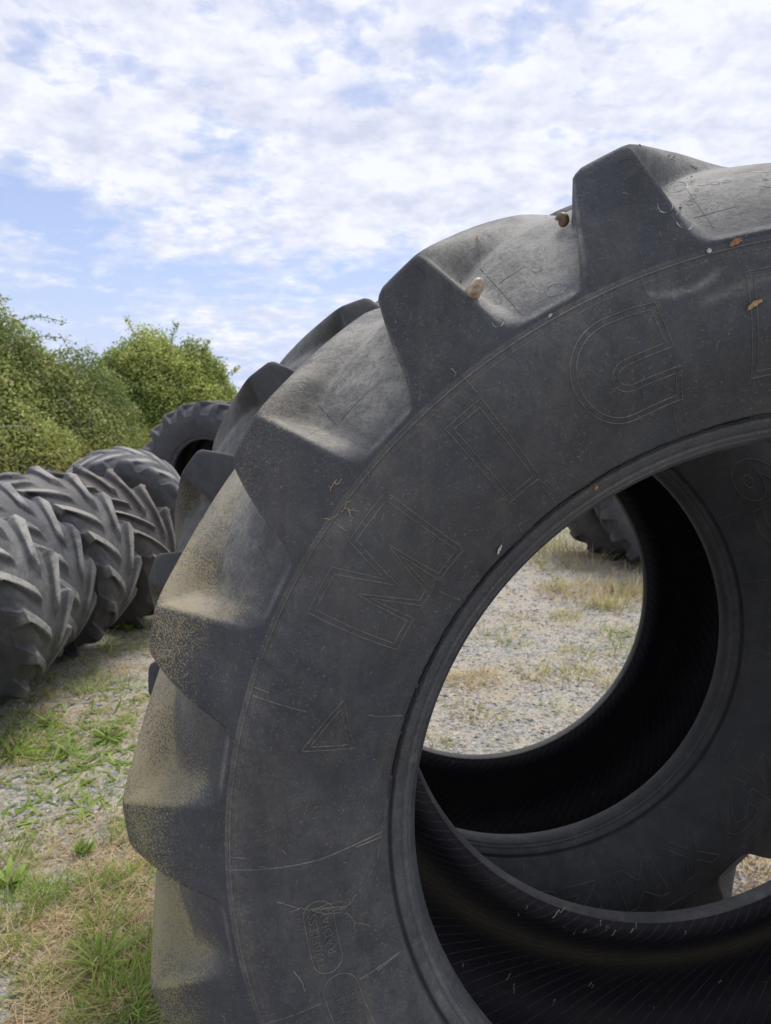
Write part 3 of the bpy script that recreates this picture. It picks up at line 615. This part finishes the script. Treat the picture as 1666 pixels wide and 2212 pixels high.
def patch(acc, u, v, rad, n, h, **k): x, y = G(u, v); tuft(acc, x, y, rad, n, h, **k)
# near left corner: green grass and straw mats (picture directions give the ground spot)
for u, v, rad, n, h in [(285, 2150, .10, 260, .13), (230, 2200, .10, 220, .12), (320, 2060, .06, 120, .09), (215, 2010, .055, 110, .13), (70, 2130, .08, 160, .05), (20, 2060, .07, 140, .06), (300, 1900, .07, 130, .07),
    (255, 1800, .06, 90, .06), (30, 1960, .09, 190, .10), (100, 1930, .07, 130, .09), (190, 1920, .08, 150, .10), (20, 1860, .10, 150, .07), (240, 1720, .09, 90, .04), (90, 1790, .08, 60, .04), (150, 1700, .15, 150, .05), (60, 1720, .15, 120, .05),
    (250, 1560, .18, 220, .06), (180, 1600, .16, 200, .06), (300, 1620, .10, 90, .05), (195, 1480, .12, 160, .10), (275, 1480, .10, 80, .07), (300, 1400, .1, 60, .07), (220, 1390, .05, 40, .11), (285, 1350, .06, 50, .10), (60, 1600, .14, 200, .09), (20, 1560, .14, 200, .10), (110, 1640, .16, 160, .07)]:
    patch(gr, u, v, rad, int(n*.72), h*.9)
    patch(gr, u+18, v+6, rad*1.3, n//4, h*.7, pal=YEL)
for u, v, rad, n, h in [(250, 1850, .14, 380, .10), (280, 1960, .14, 420, .10), (200, 1950, .12, 300, .10), (120, 2020, .14, 320, .10), (180, 2120, .16, 380, .11), (100, 2170, .12, 220, .10), (60, 1850, .15, 200, .09), (250, 2060, .12, 260, .10), (300, 1760, .10, 160, .08), (150, 1770, .15, 150, .08), (40, 2000, .12, 220, .10), (290, 2130, .10, 160, .10), (250, 1450, .2, 160, .08), (150, 1530, .2, 160, .08), (290, 1560, .15, 140, .08)]:
    patch(dry, u, v, rad, n, h, pal=STRAW, flat=True, w=.0028); patch(dry, u+10, v+10, rad, n//3, h*.8, pal=BRN, flat=True, w=.0025)
for i in range(240):
    x, y = rng.uniform(-1.75, -.25), rng.uniform(1.6, 6.4)
    if x < -.62*y+.1 and y < 2.6: continue
    tuft(dry, x, y, .13, 40, .07, pal=STRAW if i % 3 else YEL, flat=bool(i % 2), w=.003)
    if i % 3 == 0: tuft(gr, x+.05, y, .07, 40, .06, pal=YEL if i % 2 else GREEN)
for i in range(16):
    u, v = [(40, 1590), (90, 1600), (130, 1640), (170, 1590), (210, 1560), (240, 1620), (280, 1570), (200, 1650), (150, 1550), (60, 1650), (260, 1650), (120, 1740), (230, 1740), (20, 1770), (180, 1500), (290, 1500)][i]
    patch(gr, u, v, .13, 26, .09, w=.012, prof='leaf', lean=1.2, curl=.4, pal=((.16, .26, .04), (.32, .42, .10)))
# through the holes: tufts on the gravel, then dry standing grass before the far tyres
for u, v, n, h, pal in [(1035, 1370, 30, .06, GREEN), (1110, 1385, 60, .06, GREEN), (1100, 1360, 30, .06, GREEN), (1250, 1410, 60, .08, YEL), (1320, 1370, 50, .12, GREEN), (1345, 1405, 60, .12, GREEN), (1385, 1370, 50, .13, GREEN), (1150, 1450, 60, .10, YEL),
    (1240, 1450, 70, .08, YEL), (1040, 1460, 90, .08, STRAW), (1000, 1470, 90, .08, STRAW), (1220, 1330, 70, .10, YEL), (1200, 1270, 90, .13, YEL), (1300, 1310, 90, .14, YEL), (1350, 1280, 90, .14, STRAW), (1200, 1520, 30, .05, GREEN), (1010, 1530, 60, .06, YEL), (1080, 1545, 40, .05, YEL),
    (930, 1600, 60, .06, YEL), (1330, 1480, 60, .07, YEL), (1380, 1480, 60, .07, STRAW), (1130, 1330, 50, .06, STRAW), (1310, 1450, 70, .06, STRAW), (1620, 1880, 50, .08, STRAW), (1650, 1870, 60, .08, STRAW), (1600, 1880, 60, .05, BRN)]:
    acc = dry if pal in (STRAW, BRN) else gr
    patch(acc, u, v, .10, n, h, pal=pal, w=.005); patch(dry, u+8, v+4, .2, n//2, h*.7, pal=STRAW, w=.004)
for i in range(190):
    x, y = rng.uniform(1.0, 4.2), rng.uniform(5.3, 8.8)
    if x > 1.9+(y-5.3)*.9 and y < 6.0: continue
    tuft(dry if i % 3 else gr, x, y, .16, 30, rng.uniform(.08, .26), pal=[STRAW, STRAW, YEL][i % 3], lean=.3, curl=.5, w=.006)
for i in range(60):
    x, y = rng.uniform(.2, 3.4), rng.uniform(2.6, 6.2); tuft(dry, x, y, .20, 30, .05, pal=STRAW, flat=True, w=.004)
# strip at the foot of the left row, and rough ground beyond it
for i in range(60):
    y = rng.uniform(3.2, 8.0); x = -1.62-rng.random()*.25+(.1 if y > 5 else 0); tuft(gr, x, y, .07, 26, rng.uniform(.05, .13), pal=GREEN if i % 2 else YEL, w=.005)
for i in range(260):
    x, y = rng.uniform(-9, -2.7), rng.uniform(3, 10.5); tuft(dry if i % 2 else gr, x, y, .28, 40, rng.uniform(.1, .35), pal=[YEL, STRAW][i % 2], w=.008)
tag(gr.build('green_grass', M_GRASS), kind='stuff'); tag(dry.build('dry_grass', M_GRASS), kind='stuff')
# ---- plants that stand out one by one
def weed(label, u, v, n, L, w, lean, pal=GREEN, stem=None, name='broadleaf_weed', cat='weed', group=None):
    x, y = G(u, v); r = empty(name, (x, y, float(gh(x, y)))); tag(r, label, cat, group)
    a = np.arange(n)*2.4+rng.normal(0, .3, n); z = np.zeros(n)
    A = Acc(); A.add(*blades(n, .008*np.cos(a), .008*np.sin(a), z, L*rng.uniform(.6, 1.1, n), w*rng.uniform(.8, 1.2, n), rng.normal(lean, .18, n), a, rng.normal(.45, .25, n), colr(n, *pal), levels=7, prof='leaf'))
    A.build('leaves', M_LEAF, r)
    if stem:
        B = Acc(); m_ = stem[0]; aa = rng.uniform(0, 6.28, m_)
        B.add(*blades(m_, z[:1].repeat(m_), z[:1].repeat(m_), z[:1].repeat(m_), np.full(m_, stem[1])*rng.uniform(.7, 1.1, m_), np.full(m_, .004), np.full(m_, stem[2]), aa, np.full(m_, .3), colr(m_, *STRAW), levels=8))
        B.build('stalk', M_GRASS, r)
    return r
weed('pale green broad-leaved weed sprawling at the left picture edge below the grey tyre', 25, 1625, 22, .15, .020, 1.15)
weed('low rosette of long green leaves on the gravel left of the big tyre', 150, 1620, 30, .11, .012, 1.3)
weed('flat rosette of light green leaves closest to the big tyre flank', 235, 1590, 34, .11, .012, 1.3)
weed('small bright green weed with narrow leaves between the two rosettes', 110, 1560, 22, .09, .012, 1.1)
weed('round tussock of short fresh green needles beside the lower tread', 180, 1835, 110, .055, .0035, .55, name='grass_tussock', cat='tussock')
weed('bushy grass clump of long arching blades at the bottom left', 215, 2085, 60, .13, .005, .7, name='grass_tussock', cat='tussock')
weed('leafy weed with tall dry seed stalks leaning right at the left edge', 15, 1900, 16, .10, .020, .9, stem=(5, .42, .75))
weed('thin seedling of pointed leaves at the foot of the third leaning tyre', 278, 1360, 16, .12, .012, .6)
# ---- hedge
def leaves_in(lobes, n, size, pal, seed, zmin=.05, shell=.50, noise_amp=.22):
    r_ = np.random.default_rng(seed); lob = np.array(lobes, float); wgt = (lob[:, 3]*lob[:, 4]+lob[:, 3]*lob[:, 5]); wgt /= wgt.sum()
    k = r_.choice(len(lob), n, p=wgt); d = r_.normal(0, 1, (n, 3)); d /= np.linalg.norm(d, axis=1)[:, None]
    bumpy = sum(np.sin(d[:, i]*f+p)*a for i, f, p, a in [(0, 7, 1, .4), (1, 9, 2, .3), (2, 8, .5, .4), (0, 17, 3, .25), (2, 19, 1, .25), (1, 23, 0, .2)])
    rad = (shell+(1-shell)*r_.random(n)**.6)*(1+noise_amp*.4*bumpy+r_.normal(0, .035, n)+ (r_.random(n) < .015)*r_.random(n)*.12)
    P = lob[k, :3]+d*lob[k, 3:6]*rad[:, None]
    # drop what is deep inside another lobe
    deep = np.zeros(n, bool)
    for L in lob: deep |= (((P-L[:3])/L[3:6])**2).sum(1) < .20
    keep = ~deep & (P[:, 2] > zmin); P = P[keep]; d = d[keep]; n = len(P); clump = bumpy[keep]
    return P, d, clump
def leaf_mesh(P, d, clump, size, pals, seed):
    r_ = np.random.default_rng(seed); n = len(P)
    nr = d*.5+r_.normal(0, .6, (n, 3))+[0, 0, .45]; nr /= np.linalg.norm(nr, axis=1)[:, None]
    t = np.cross(nr, r_.normal(0, 1, (n, 3))); t /= np.linalg.norm(t, axis=1)[:, None]; b_ = np.cross(nr, t); s_ = size*r_.uniform(.6, 1.3, n)[:, None]
    V = np.stack([P-t*s_*.5, P-b_*s_*.33+nr*s_*.08, P+t*s_*.5-nr*s_*.1, P+b_*s_*.33+nr*s_*.08], 1).reshape(-1, 3)
    F = np.arange(n*4).reshape(-1, 4)
    w_ = np.clip(.5+.35*np.sin(P[:, 0]*2.7+P[:, 2]*3.1)+.3*np.sin(P[:, 0]*6.1+P[:, 1]*3+P[:, 2]*5.3)+r_.normal(0, .25, n), 0, 1)[:, None]
    C = np.array(pals[0])*(1-w_)+np.array(pals[1])*w_
    o = r_.random(n); C = np.where((o < .07)[:, None], np.array(pals[2]), C)*(1+r_.normal(0, .14, (n, 1)))
    return V, F, np.repeat(np.clip(C, .01, 1), 4, 0)
def tube(pts, r0, r1, k=5):
    P = np.array(pts, float); n = len(P); tn = np.gradient(P, axis=0); tn /= np.linalg.norm(tn, axis=1)[:, None]
    up = np.array([.3, .2, .93]); a = np.cross(tn, up); a /= np.linalg.norm(a, axis=1)[:, None]+1e-9; b_ = np.cross(tn, a)
    rr = np.linspace(r0, r1, n)[:, None, None]; ph = np.linspace(0, 2*np.pi, k, endpoint=False)[None, :, None]
    V = P[:, None]+rr*(a[:, None]*np.cos(ph)+b_[:, None]*np.sin(ph)); return V.reshape(-1, 3), grid_faces(n, k)
def bush(name, label, lobes, n, size, pals, seed, canes, sprays, flowers):
    c = np.mean(np.array(lobes)[:, :2], 0); r = empty(name, (c[0], c[1], 0)); off = np.array([c[0], c[1], 0]); tag(r, label, 'bush', 'bramble hedge along the yard')
    P, d, cl = leaves_in(lobes, n, size, pals, seed); A = Acc(); V, F, C = leaf_mesh(P-off, d, cl, size, pals, seed); A.add(V, F, C)
    rr = np.random.default_rng(seed+5); T_ = Acc(); lob = np.array(lobes)
    for i in range(canes):                            # arching canes rooted in the ground
        L = lob[rr.integers(len(lob))]; a = rr.uniform(3.4, 6.0); e = L[:3]+L[3:6]*np.array([np.cos(a)*1.04, np.sin(a)*1.04, rr.uniform(-.3, .55)]); b0_ = np.array([L[0]+rr.normal(0, .3), L[1]+rr.normal(0, .3), 0.])
        mid_ = (b0_+e)/2+np.array([0, -.3, L[5]*rr.uniform(.5, 1.0)]); t = np.linspace(0, 1, 12)[:, None]
        V, F = tube((1-t)**2*b0_+2*t*(1-t)*mid_+t*t*e-off, .010, .004); T_.add(V, F, np.tile(np.array([.46, .42, .33])*rr.uniform(.7, 1.2), (len(V), 1)))
    for (p0, p1, bow) in sprays:                      # leafy shoots that stick out against the sky
        p0, p1 = np.array(p0, float), np.array(p1, float); t = np.linspace(0, 1, 14)[:, None]; m_ = (p0+p1)/2+np.array([0, 0, bow]); Q = (1-t)**2*p0+2*t*(1-t)*m_+t*t*p1
        V, F = tube(Q-off, .010, .003); T_.add(V, F, np.tile([.14, .16, .07], (len(V), 1)))
        k = 60; tt = rr.random(k); pp = np.stack([np.interp(tt, t[:, 0], Q[:, j]) for j in range(3)], 1)+rr.normal(0, .035, (k, 3))
        V, F, C = leaf_mesh(pp-off, rr.normal(0, 1, (k, 3)), 0, size*.95, pals, seed+9); A.add(V, F, C)
    A.build('foliage', M_LEAF, r, smooth=False); T_.build('canes', M_TWIG, r)
    if flowers:
        Fm = Acc(); q = P[rr.choice(len(P), flowers)]; q = q+np.sign(q-lob[0, :3])*.02
        for p in q:
            k = 10; pp = p+rr.normal(0, .035, (k, 3)); V, F, C = leaf_mesh(pp-off, rr.normal(0, 1, (k, 3)), 0, .035, [(.62, .42, .50), (.72, .58, .62), (.5, .35, .4)], seed+3); Fm.add(V, F, C)
        o = Fm.build('blossom', M_LEAF, r, smooth=False); o['kind'] = 'stuff'
    return r
PG = [(.19, .25, .08), (.50, .55, .19), (.58, .48, .25)]
PG2 = [(.22, .29, .08), (.56, .61, .19), (.62, .55, .26)]
bush('bramble_bush', 'tall dense bramble bush with long arching shoots at the left edge', [(-8.6, 11.4, 1.55, 1.9, 1.4, 2.0), (-7.2, 11.8, 1.55, 1.4, 1.3, 1.86), (-6.2, 12.0, 1.35, 1.15, 1.2, 1.62), (-5.6, 12.3, .95, .95, 1.1, 1.35), (-6.6, 11.2, .7, 2.0, .9, 1.0), (-5.0, 12.6, .8, 1.0, 1.0, 1.42)],
     300000, .056, PG, 11, 70, [((-6.2, 11.9, 2.75), (-5.55, 11.7, 2.95), .25), ((-5.9, 11.9, 2.5), (-4.75, 11.7, 2.62), .30), ((-5.7, 11.9, 2.3), (-4.65, 11.7, 2.35), .22), ((-7.6, 11.5, 2.9), (-7.3, 11.3, 3.45), .1), ((-6.9, 11.5, 2.9), (-6.7, 11.4, 3.25), .1), ((-6.5, 11.6, 2.85), (-6.35, 11.5, 3.22), .05), ((-7.1, 11.4, 2.9), (-6.95, 11.3, 3.5), .02), ((-6.0, 11.8, 2.6), (-5.75, 11.7, 3.0), .05), ((-5.3, 12.2, 2.1), (-4.85, 12.1, 2.25), .06)], 60)
bush('bramble_bush', 'rounded lighter green bush beyond the bramble, behind the upright dark tyre', [(-4.7, 15.5, 1.2, 1.1, 1.1, 1.55), (-3.85, 15.6, 1.15, .88, 1.0, 1.40), (-5.3, 15.3, 1.0, .8, 1.0, 1.30), (-4.3, 15.3, .8, 1.3, 1.0, 1.2)],
     240000, .060, PG2, 23, 26, [((-4.9, 15.4, 2.7), (-5.05, 15.3, 3.10), .05), ((-4.2, 15.4, 2.6), (-4.05, 15.3, 2.95), .05), ((-3.6, 15.4, 2.4), (-3.4, 15.3, 2.65), .05), ((-3.2, 15.4, 1.9), (-2.85, 15.3, 2.1), .06), ((-5.5, 15.3, 2.2), (-5.9, 15.2, 2.45), .1)], 30)
P, d, cl = leaves_in([(-8.2, 10.3, .25, 1.6, 1.1, .75), (-6.4, 10.4, .25, 1.5, 1.1, .75), (-4.9, 10.9, .30, 1.3, 1.1, .80), (-3.8, 12.3, .25, 1.2, 1.2, .75), (-5.6, 9.4, .1, 1.8, .9, .5), (-3.6, 13.8, .4, 1.0, 1.2, .8)], 30000, .05, None, 31, zmin=.0)
A = Acc(); A.add(*leaf_mesh(P, d, cl, .050, [(.17, .20, .04), (.38, .36, .08), (.42, .34, .17)], 33)); tag(A.build('undergrowth', M_LEAF, smooth=False), kind='stuff')
A = Acc()
for i in range(230): tuft(A, rng.uniform(-8.4, -3.7), rng.uniform(8.6, 10.2), .15, 34, rng.uniform(.35, .80), pal=((.34, .25, .15), (.48, .38, .24)), lean=.2, curl=.4, w=.010)
tag(A.build('tall_dry_grass', M_GRASS), kind='stuff')
# ------------------------------------------------------------------ small things on the big tyre
from mathutils.bvhtree import BVHTree
bpy.context.view_layer.update()
vs = []; fs = []; o_ = 0
for ch in T1.root.children:
    if ch.name.split('.')[0] in ('tread', 'sidewall', 'bead', 'inner_liner'):
        Mw = T1.root.matrix_world; me = ch.data
        co_ = np.empty(len(me.vertices)*3, np.float32); me.vertices.foreach_get('co', co_); co_ = co_.reshape(-1, 3)
        Mn = np.array(Mw); co_ = co_@Mn[:3, :3].T+Mn[:3, 3]
        f_ = np.empty(len(me.loops), np.int32); me.loops.foreach_get('vertex_index', f_); vs.append(co_); fs.append(f_.reshape(-1, 4)+o_); o_ += len(co_)
BV = BVHTree.FromPolygons(np.vstack(vs).tolist(), np.vstack(fs).tolist())
def hit(u, v):
    x, y = (u-833.)/FPX, (v-1106.)/FPX; d = Vector((x, math.cos(PH)-y*math.sin(PH), -(y*math.cos(PH)+math.sin(PH)))).normalized()
    p, n_, i, t = BV.ray_cast(Vector(CAM), d)
    if p is None: return None
    if n_.dot(d) > 0: n_ = -n_
    return p, n_
def on_surface(p, n_):                                # snap a nearby point to the rubber
    q, m_, i, t = BV.find_nearest(p)
    if m_.dot(n_) < 0: m_ = -m_
    return q, m_
def frame(n_, spin=0.0):
    z = n_.normalized(); x = z.cross(Vector((0, 0, 1)));
    if x.length < .1: x = z.cross(Vector((1, 0, 0)))
    x.normalize(); y = z.cross(x); c, s_ = math.cos(spin), math.sin(spin); return x*c+y*s_, y*c-x*s_, z
def thread(pts3, w, col, acc):
    V, F = tube(np.array(pts3), w, w*.6, 4); acc.add(V, F, np.tile(col, (len(V), 1)))
M_FLUFF = colmat('dried_fibre', .9, .1)
fl = Acc(); cnt = 0
while cnt < 1100:
    u, v = rng.uniform(260, 1666), rng.uniform(310, 2212); hh = hit(u, v); cnt += 1
    if hh is None: continue
    p, n_ = hh; x, y, z = frame(n_, rng.uniform(0, 6.28)); L = rng.uniform(.001, .005) if rng.random() < .93 else rng.uniform(.006, .013); k = 6
    a = rng.uniform(-2.6, 2.6); ang = np.linspace(0, a, k); xs = np.cumsum(np.cos(ang))*L/k; ys = np.cumsum(np.sin(ang))*L/k
    thread([p+x*float(i)+y*float(j)+z*(.0003+.0006*math.sin(q/k*3)) for q, (i, j) in enumerate(zip(xs, ys))], rng.uniform(.00010, .00030), np.array([.34, .30, .24])*rng.uniform(.5, 1.3), fl)
for u, v, L in [(1055, 2079, .008), (1201, 1974, .022), (1215, 1966, .014), (1297, 1993, .012), (1263, 2010, .010), (1240, 2015, .010), (1326, 2014, .014), (1374, 2000, .012), (1365, 2010, .010), (1480, 2014, .006), (1275, 2125, .012), (1280, 2130, .010), (1138, 1959, .006), (1412, 2176, .004), (1098, 2110, .02), (1110, 2135, .02), (1195, 2165, .014), (1555, 2120, .008), (1000, 2085, .006), (1120, 1975, .006)]:
    hh = hit(u, v)
    if hh is None: continue
    p, n_ = hh; x, y, z = frame(n_, rng.uniform(.3, 1.3)); thread([p+x*(L*t)+y*(.002*math.sin(5*t))+z*.0012 for t in np.linspace(-.5, .5, 6)], .0011, np.array([.50, .47, .40])*rng.uniform(.7, 1.3), fl)
tag(fl.build('dried_fibres', M_FLUFF), kind='stuff')
# crumbs of soil on the top lug
so_ = Acc()
for u, v in [(1378, 316), (1445, 340), (1452, 342), (1498, 362), (1465, 448), (1472, 452), (1495, 390), (1490, 392), (995, 612), (1180, 470)]:
    hh = hit(u, v) or hit(u, v+8)
    if hh is None: continue
    p, n_ = hh
    for q in range(4):
        V, F, C = stones(1, np.zeros(1), np.zeros(1), .0012, .0030); V = V-[0, 0, float(gh(0, 0))]; so_.add(V+np.array(p)+rng.normal(0, .002, 3)+np.array(n_)*.001, F, C*0+np.array([.10, .09, .07]))
tag(so_.build('soil_crumbs', M_STONE, smooth=False), kind='stuff')
def snail(label, u, v, size, cols, spin, squash=1.0, roll=0.0):
    p, n_ = hit(u, v); hx, hy, hz = frame(n_); ap = (hy*math.cos(spin)-hx*math.sin(spin))     # the spire lies along the rubber
    sx = hz*math.cos(roll)+ap.cross(hz)*math.sin(roll); sy = ap.cross(sx); z = (ap*.93+hz*.36).normalized(); x = sy.cross(z).normalized(); y = z.cross(x); p = p+hz*size*.55-ap*size*.35
    M = Matrix.Identity(4)
    for i in range(3): M[i][0], M[i][1], M[i][2], M[i][3] = x[i], y[i], z[i], p[i]
    r = empty('snail_shell', M=M); tag(r, label, 'snail shell', 'snails stuck on the tread')
    turns = 3.6; n = 110; k = 20; V = []; C = []
    for i in range(n):
        t = i/(n-1); ph = t*turns*2*math.pi; g_ = math.exp(1.05*(t-1)*turns*.92); R0 = .42*g_*size; tr = .46*g_*size
        c = Vector((math.cos(ph)*R0, math.sin(ph)*R0, (1-g_)*.80*size*squash+.05*size))
        er = Vector((math.cos(ph), math.sin(ph), 0)); ez = Vector((0, 0, 1))
        for j in range(k):
            a = 2*math.pi*j/k; q = c+er*math.cos(a)*tr*1.02+ez*(math.sin(a)*tr*1.05); V.append(tuple(q))
            band_ = .5+.5*math.sin(a*3+1); st_ = .5+.5*math.sin(ph*9+math.sin(a*2)); m_ = min(1, .65*band_*(.6+.4*st_)+.25*st_)
            C.append(tuple(cols[0][q_]*(1-m_)+cols[1][q_]*m_ for q_ in range(3)))
    V = np.array(V)
    link('shell', mesh('shell', V, grid_faces(n, k), col=np.array(C)), M_SHELL, r)
    last = V[-k:]; c = last.mean(0); d_ = (last-c); R_1 = c+d_*1.05; R_2 = c+d_*.86; tn = np.array([-math.sin(turns*2*math.pi), math.cos(turns*2*math.pi), 0])*size*.05
    VV = np.vstack([last-tn*.5, R_1+tn, R_2+tn*1.2, c+(R_2-c)*.05-tn*.5]); CC = np.repeat([[.55, .48, .40], [.70, .62, .52], [.65, .55, .45], [.34, .22, .12]], k, 0)
    link('aperture_lip', mesh('aperture_lip', VV, grid_faces(4, k), col=CC), M_SHELL, r)
M_SHELL = colmat('snail_shell', .45, .4, 0, .25, 300)
snail('large cream and brown banded snail shell in the valley beside the second lug', 1023, 640, .0190, ((.56, .48, .37), (.17, .085, .04)), .5, .78, 5.4)
snail('small plain brown snail shell pressed against the top lug', 1217, 496, .0150, ((.20, .125, .08), (.10, .06, .035)), -.3, .5, 3.8)
# pale rings of dried snail slime
M_SLIME = plain('dried_slime', (.46, .48, .53), .6, (.20, .205, .22), 160)
def slime(u, v, rx, ry, gap=0.0, spin=0.0):
    hh = hit(u, v)
    if hh is None: return
    p, n_ = hh; x, y, z = frame(n_, spin); k = 40; a = np.linspace(0, 2*np.pi*(1-gap), k); V = []
    for t in a:
        rr_ = 1+.06*math.sin(2*t+u)+.02*math.sin(5*t+v)
        for w_, lf in ((1.0+.05*(.6+.5*math.sin(4*t+v)), .0002), (1.0, .0006), (1.0-.07*(.6+.5*math.sin(3*t+u)), .0002)):
            q = p+x*(math.cos(t)*rx*rr_*w_)+y*(math.sin(t)*ry*rr_*w_); s_, m_ = on_surface(q, n_); V.append(tuple(s_+m_*lf))
    Mi = T1.root.matrix_world.inverted(); V = [tuple(Mi@Vector(q)) for q in V]
    link('dried_slime_ring', mesh('dried_slime_ring', V, grid_faces(k, 3, close=False)), M_SLIME, T1.root)
for a in [(1200, 625, .011, .010), (1160, 580, .007, .006, .3), (1070, 650, .008, .007, .4), (1075, 695, .007, .007, .3), (1462, 405, .014, .016), (1470, 405, .008, .009), (1438, 437, .010, .012, .45), (1478, 478, .012, .012, .1), (1497, 425, .004, .006), (1490, 438, .004, .005), (1505, 410, .003, .004), (1520, 398, .007, .005, .3), (1545, 396, .006, .005), (1570, 392, .006, .004, .2), (1640, 380, .014, .018, .2), (1655, 395, .010, .012, .2)]: slime(*a)
# fine mould seams crossing in the valleys
M_SEAM = plain('dark_seam', (.045, .044, .044), .9)
SEAMS = [[(688, 876), (740, 930)], [(737, 908), (790, 850), (812, 836)], [(1076, 613), (1144, 569)], [(1039, 581), (1100, 650), (1132, 686)], [(1499, 471), (1617, 439)], [(1486, 412), (1551, 507)], [(560, 1180), (590, 1240)], [(1335, 352), (1352, 345), (1372, 344)], [(900, 575), (915, 590), (925, 610)]]
# cobweb on the lower sidewall
def surf_path(pts, jit=1.0, sub=8, lift=.0012):
    out = []
    for (a, b_), (c, d_) in zip(pts[:-1], pts[1:]):
        for i in range(sub):
            t = i/sub; hh = hit(a+(c-a)*t+rng.normal(0, jit), b_+(d_-b_)*t+rng.normal(0, jit))
            if hh: out.append(hh[0]+hh[1]*lift)
    return out
for pts in SEAMS:
    P3 = surf_path(pts, .5, 8, .0001)
    if len(P3) > 4:
        Mi = T1.root.matrix_world.inverted(); V, F = tube(np.array([Mi@Vector(q) for q in P3]), .00030, .00012, 4); link('mould_seam', mesh('mould_seam', V, F), M_SEAM, T1.root)
cw = Acc(); wc = np.array([.33, .31, .27])
for pts in [[(600, 1948), (630, 1955), (648, 1962), (672, 1965)], [(672, 1965), (700, 1962), (735, 1958), (748, 1950)], [(672, 1963), (705, 1952), (740, 1945), (755, 1950)], [(674, 1967), (705, 1972), (735, 1970), (748, 1955)], [(755, 1948), (775, 1925), (790, 1905)], [(790, 1905), (815, 1850), (822, 1790), (838, 1730)],
    [(748, 1968), (765, 1990), (785, 1995), (800, 2000)], [(765, 1990), (762, 2030)], [(648, 1962), (620, 1970)], [(735, 1962), (760, 1950)], [(690, 1958), (720, 1966), (745, 1960)]]:
    for q in range(2):
        P3 = surf_path(pts, 1.6)
        if len(P3) > 3: thread(P3, .00032, wc*rng.uniform(.7, 1.1), cw)
tag(cw.build('cobweb', M_FLUFF), 'torn dusty cobweb on the sidewall just above the small oval lettering', 'cobweb')
def tendrils(label, paths, w_=.0006):
    A = Acc()
    for pts in paths:
        P3 = surf_path(pts, 1.2, 4)
        if len(P3) > 3: thread(P3, w_, np.array([.42, .34, .24])*rng.uniform(.8, 1.2), A)
    tag(A.build('dry_tendrils', M_FLUFF), label, 'plant fibre')
tendrils('dry curled plant fibres caught on the rim line above the leftmost big letter', [[(740, 1105), (745, 1095), (752, 1100), (775, 1105)], [(700, 1120), (712, 1122), (742, 1104)], [(745, 1100), (750, 1085), (762, 1080)], [(752, 1102), (762, 1118), (758, 1128)]])
tendrils('small dry twig fork lying in the valley below the third lug from the top', [[(712, 1058), (722, 1040), (732, 1035)], [(722, 1041), (730, 1045), (742, 1030)]])
tendrils('hooked dry fibre stuck on the lug above the long narrow letter', [[(975, 795), (985, 805), (978, 820)]])
tendrils('thin bent fibre low on the sidewall beside the lower oval lettering', [[(636, 2095), (655, 2125), (662, 2145)]], .0004)
M_DLEAF = plain('dead_leaf', (.33, .19, .10), .8, (.20, .11, .06), 200); M_DSTR = plain('dry_straw_piece', (.42, .31, .17), .8, (.30, .21, .11), 200); M_PALE = plain('pale_chip', (.62, .58, .50), .8)
def scrap(name, label, cat, u, v, L, w_, spin, mat, curl=.3):
    hh = hit(u, v)
    if hh is None: return
    p, n_ = hh; x, y, z = frame(n_, spin); V = []; k = 9
    for i in range(k):
        t = i/(k-1)-.5; ww = w_*(1-(2*t)**2*.8)*(1+.25*math.sin(i*2.1)); lf = .0015+abs(math.sin(i*1.3))*.3*w_
        for s_ in (-.5, 0, .5): V.append(tuple(p+x*(t*L)+y*(s_*ww+curl*L*t*t)+z*(lf+abs(s_)*w_*.5)))
    Vb = [tuple(Vector(q)-z*.0007) for q in V]; n = len(V); F = np.vstack([grid_faces(k, 3, close=False), grid_faces(k, 3, close=False, flip=True, base=n)])
    tag(link(name, mesh(name, V+Vb, F), mat), label, cat)
scrap('dead_leaf', 'shrivelled reddish brown leaf on the rim line right of the top lug', 'leaf', 1586, 524, .017, .007, .5, M_DLEAF)
scrap('straw_piece', 'tan frayed straw piece above the raised letter at the right edge', 'straw', 1627, 656, .020, .006, .6, M_DSTR)
scrap('straw_piece', 'tiny upright straw bit on the bar behind the second lug', 'straw', 1030, 518, .012, .003, 1.5, M_DSTR)
scrap('pale_chip', 'white chip resting on the rim line under the top lug', 'chip', 1530, 543, .006, .005, .2, M_PALE)
scrap('pale_chip', 'white chip on the rim line between the two upper lugs', 'chip', 1188, 682, .006, .003, .8, M_PALE)
scrap('feather_bit', 'small white fluffy bit on the sidewall beside the hole', 'fluff', 1076, 1185, .014, .004, 1.4, M_PALE)
scrap('dead_leaf', 'tiny orange leaf crumb on the upper bead edge', 'leaf', 1286, 1052, .006, .004, 1.2, plain('orange_leaf', (.55, .24, .07), .7))
